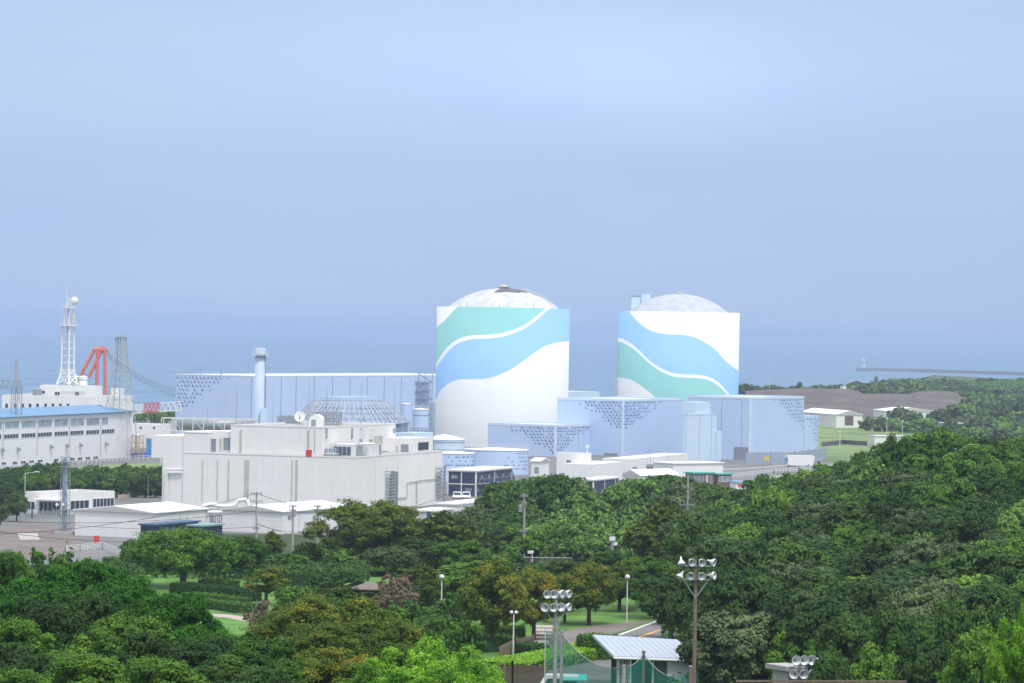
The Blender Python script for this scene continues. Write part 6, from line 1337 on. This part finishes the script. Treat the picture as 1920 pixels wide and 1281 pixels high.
part('back_wall', MB().box8([(lx, c2.y-.9, 23), (ax_.x-.01, c2.y-.9, 23), (ax_.x-.01, c2.y-.7, 23), (lx, c2.y-.7, 23), (lx, c2.y-.9, c3.z-.3), (ax_.x-.01, c2.y-.9, c3.z-.3), (ax_.x-.01, c2.y-.7, c3.z-.3), (lx, c2.y-.7, c3.z-.3)]), mat('dark_interior', (.06, .065, .08)), root)
part('inner_partition', MB().box((P(1240, 1250, dF).x, c0.y+5, 23), .9, 8, zr0-23), mat('grey_panel', (.12, .13, .16)), root)
for px in (1160, 1183, 1225): x = P(px, 1240, dF).x; part('post', MB().box((x, c0.y+.5, 23), .12, .12, zr0-23), steelw, root)
mb = MB(); x0, x1 = P(1157, 1240, dF).x, P(1183, 1240, dF).x
for i in range(9): x = x0+(x1-x0)*i/8; mb.tube((x, c0.y+.6, 24), (x, c0.y+.6, zr0), .025, n=4)
for i in range(6): z = 25.4+i*.3; mb.tube((x0, c0.y+.6, z), (x1, c0.y+.6, z), .02, n=4)
part('window_grid', mb, steelw, root); part('gutter', MB().tube(c0+Vector((0, -.1, -.15)), c1+Vector((0, -.1, -.15)), .09, n=8), steelw, root); part('downpipe', MB().tube((bx_.x+.05, c0.y+.3, 23), (bx_.x+.05, c0.y+.3, zr0), .06), steelw, root)
# net posts and nets
def netpost(px, topy, d_, label, m=woodp, r=.13):
    a = P(px, topy, d_); z0 = h(a.x, a.y); root = thing('net_post', (a.x, a.y, z0), label, 'post', 'posts of the green nets'); part('pole', MB().tube((a.x, a.y, z0-.5), a, r, r*.9, 10), m, root); part('cap', MB().lathe(a, [(r*1.1, 0), (r*1.1, .08), (.01, .12)], 10), steelg, root); return a
n1 = netpost(1054, 1185, 146, 'grey net post behind the tilted floodlight pole', polem); n2 = netpost(1207, 1222, 142, 'brown net post before the clubhouse doorway'); n3 = netpost(1295, 1251, 140, 'short brown net post at the right of the clubhouse'); n4 = netpost(1023, 1180, 150, 'thin pale net post left of the tilted floodlight pole', steelw, .04); n5 = netpost(1170, 1250, 140, 'short post with rails left of the brown net post', polem)
def net(label, a, b_, sag, zb=24):
    n = 16; top = cat(a, b_, sag, n); mb = MB(); mb.add([tuple(p) for p in top]+[(p.x, p.y, zb) for p in top], [(i, i+1, n+2+i, n+1+i) for i in range(n)])
    root = thing('green_net', (a.x, a.y, zb), label, 'net', 'green nets of the sports ground'); part('netting', mb, netm, root); part('top_rope', MB().path(top, .03, 4), steelg, root)
net('green net between the thin pale post and the grey post', n4+Vector((0, 0, -.1)), n1+Vector((0, 0, -.1)), .1); net('green net sagging from the grey post to the short railed post', n1+Vector((0, 0, -.1)), n5, .9); net('green net from the short railed post up to the brown post', n5, n2+Vector((0, 0, -.1)), .3); net('green net sagging from the brown post to the short brown post', n2+Vector((0, 0, -.1)), n3+Vector((0, 0, -.1)), 1.0)
# brushwood fence, van, turquoise roof, far wall, wooden fence, steps
wallrun('brown_net_fence', 'brown mesh fence at the bottom left of the sports ground', 'fence', [G(900, 1300, 24), G(960, 1283, 24), G(1025, 1284, 24)], 1.5, mat('brown_mesh', (.12, .10, .07), .9, alpha=.75), .06, posts=1.6, pm=woodp)
p = G(1036, 1312, 24); root = thing('parked_van', p, 'white van parked behind the green nets', 'van')
mb = MB().box8([p+Vector(v) for v in ((-1.2, 0, .35), (2.0, 0, .35), (2.0, 1.8, .35), (-1.2, 1.8, .35), (-1.0, .1, 1.0), (2.0, .1, 1.0), (2.0, 1.7, 1.0), (-1.0, 1.7, 1.0))]).box8([p+Vector(v) for v in ((-1.0, .1, 1.0), (2.0, .1, 1.0), (2.0, 1.7, 1.0), (-1.0, 1.7, 1.0), (-.5, .2, 1.85), (1.95, .2, 1.85), (1.95, 1.6, 1.85), (-.5, 1.6, 1.85))]); part('body', mb, white, root)
part('side_window', MB().box8([p+Vector(v) for v in ((-.7, .08, 1.1), (1.8, .08, 1.1), (1.8, .16, 1.1), (-.7, .16, 1.1), (-.4, .12, 1.6), (1.8, .12, 1.6), (1.8, .22, 1.6), (-.4, .22, 1.6))]), glass, root)
for x in (-.6, 1.4): part('wheel', MB().tube(p+Vector((x, -.03, .33)), p+Vector((x, .15, .33)), .33, n=14), wirem, root)
p = G(1075, 1312, 24); root = thing('turquoise_bench_shelter', p, 'low turquoise roofed shelter at the bottom behind the nets', 'shelter'); part('roof', MB().box8([p+Vector(v) for v in ((-.9, -.8, 1.5), (1.0, -.8, 1.5), (1.0, .9, 1.8), (-.9, .9, 1.8), (-.9, -.8, 1.58), (1.0, -.8, 1.58), (1.0, .9, 1.88), (-.9, .9, 1.88))]), mat('turquoise', (.06, .50, .46)), root)
for x in (-.8, .9): part('post', MB().tube(p+Vector((x, 0, 0)), p+Vector((x, 0, 1.6)), .05), steelw, root)
b = Bld('concrete_hut', 'pale concrete hut at the bottom right beside the low floodlight', 'hut', 1478, 128, 1449, 1500, 1258, g=grid(30), wall=concrete, roof=roofg, kind='slab', z0=24)
wallrun('wooden_fence', 'low dark wooden fence beside the steps', 'fence', [g24(938, 1240), g24(965, 1226), g24(1000, 1217)], .9, mat('dark_wood_mesh', (.10, .08, .07), alpha=.4), .05, posts=.6, pm=woodp)
root = thing('garden_steps', g24(1005, 1212), 'pale garden steps climbing beside the umbrella trees', 'steps')
for i in range(6): part('step', MB().box(g24(1012, 1212)+Vector((.1*i, i*2.2, .0)), 1.6, 2.2, .15+.15*i), mat('pale_step', (.42, .38, .35)), root)
wallrun('bottom_rail_fence', 'thin rail along the very bottom right', 'fence', [P(1380, 1279, 120), P(1700, 1280, 118)], .12, woodp, .08)
for (bucket, mn), lst in MERGE.items():
    V = np.concatenate([a for a, _ in lst]); t = np.concatenate([b_ for _, b_ in lst])
    nm = {'distant_woodland': 'woodland', 'far_woodland': 'shore_woodland'}[bucket]; o = bpy.data.objects.new(nm, leafmesh(nm, V, t, bpy.data.materials[mn])); COL.objects.link(o); o['kind'] = 'stuff'
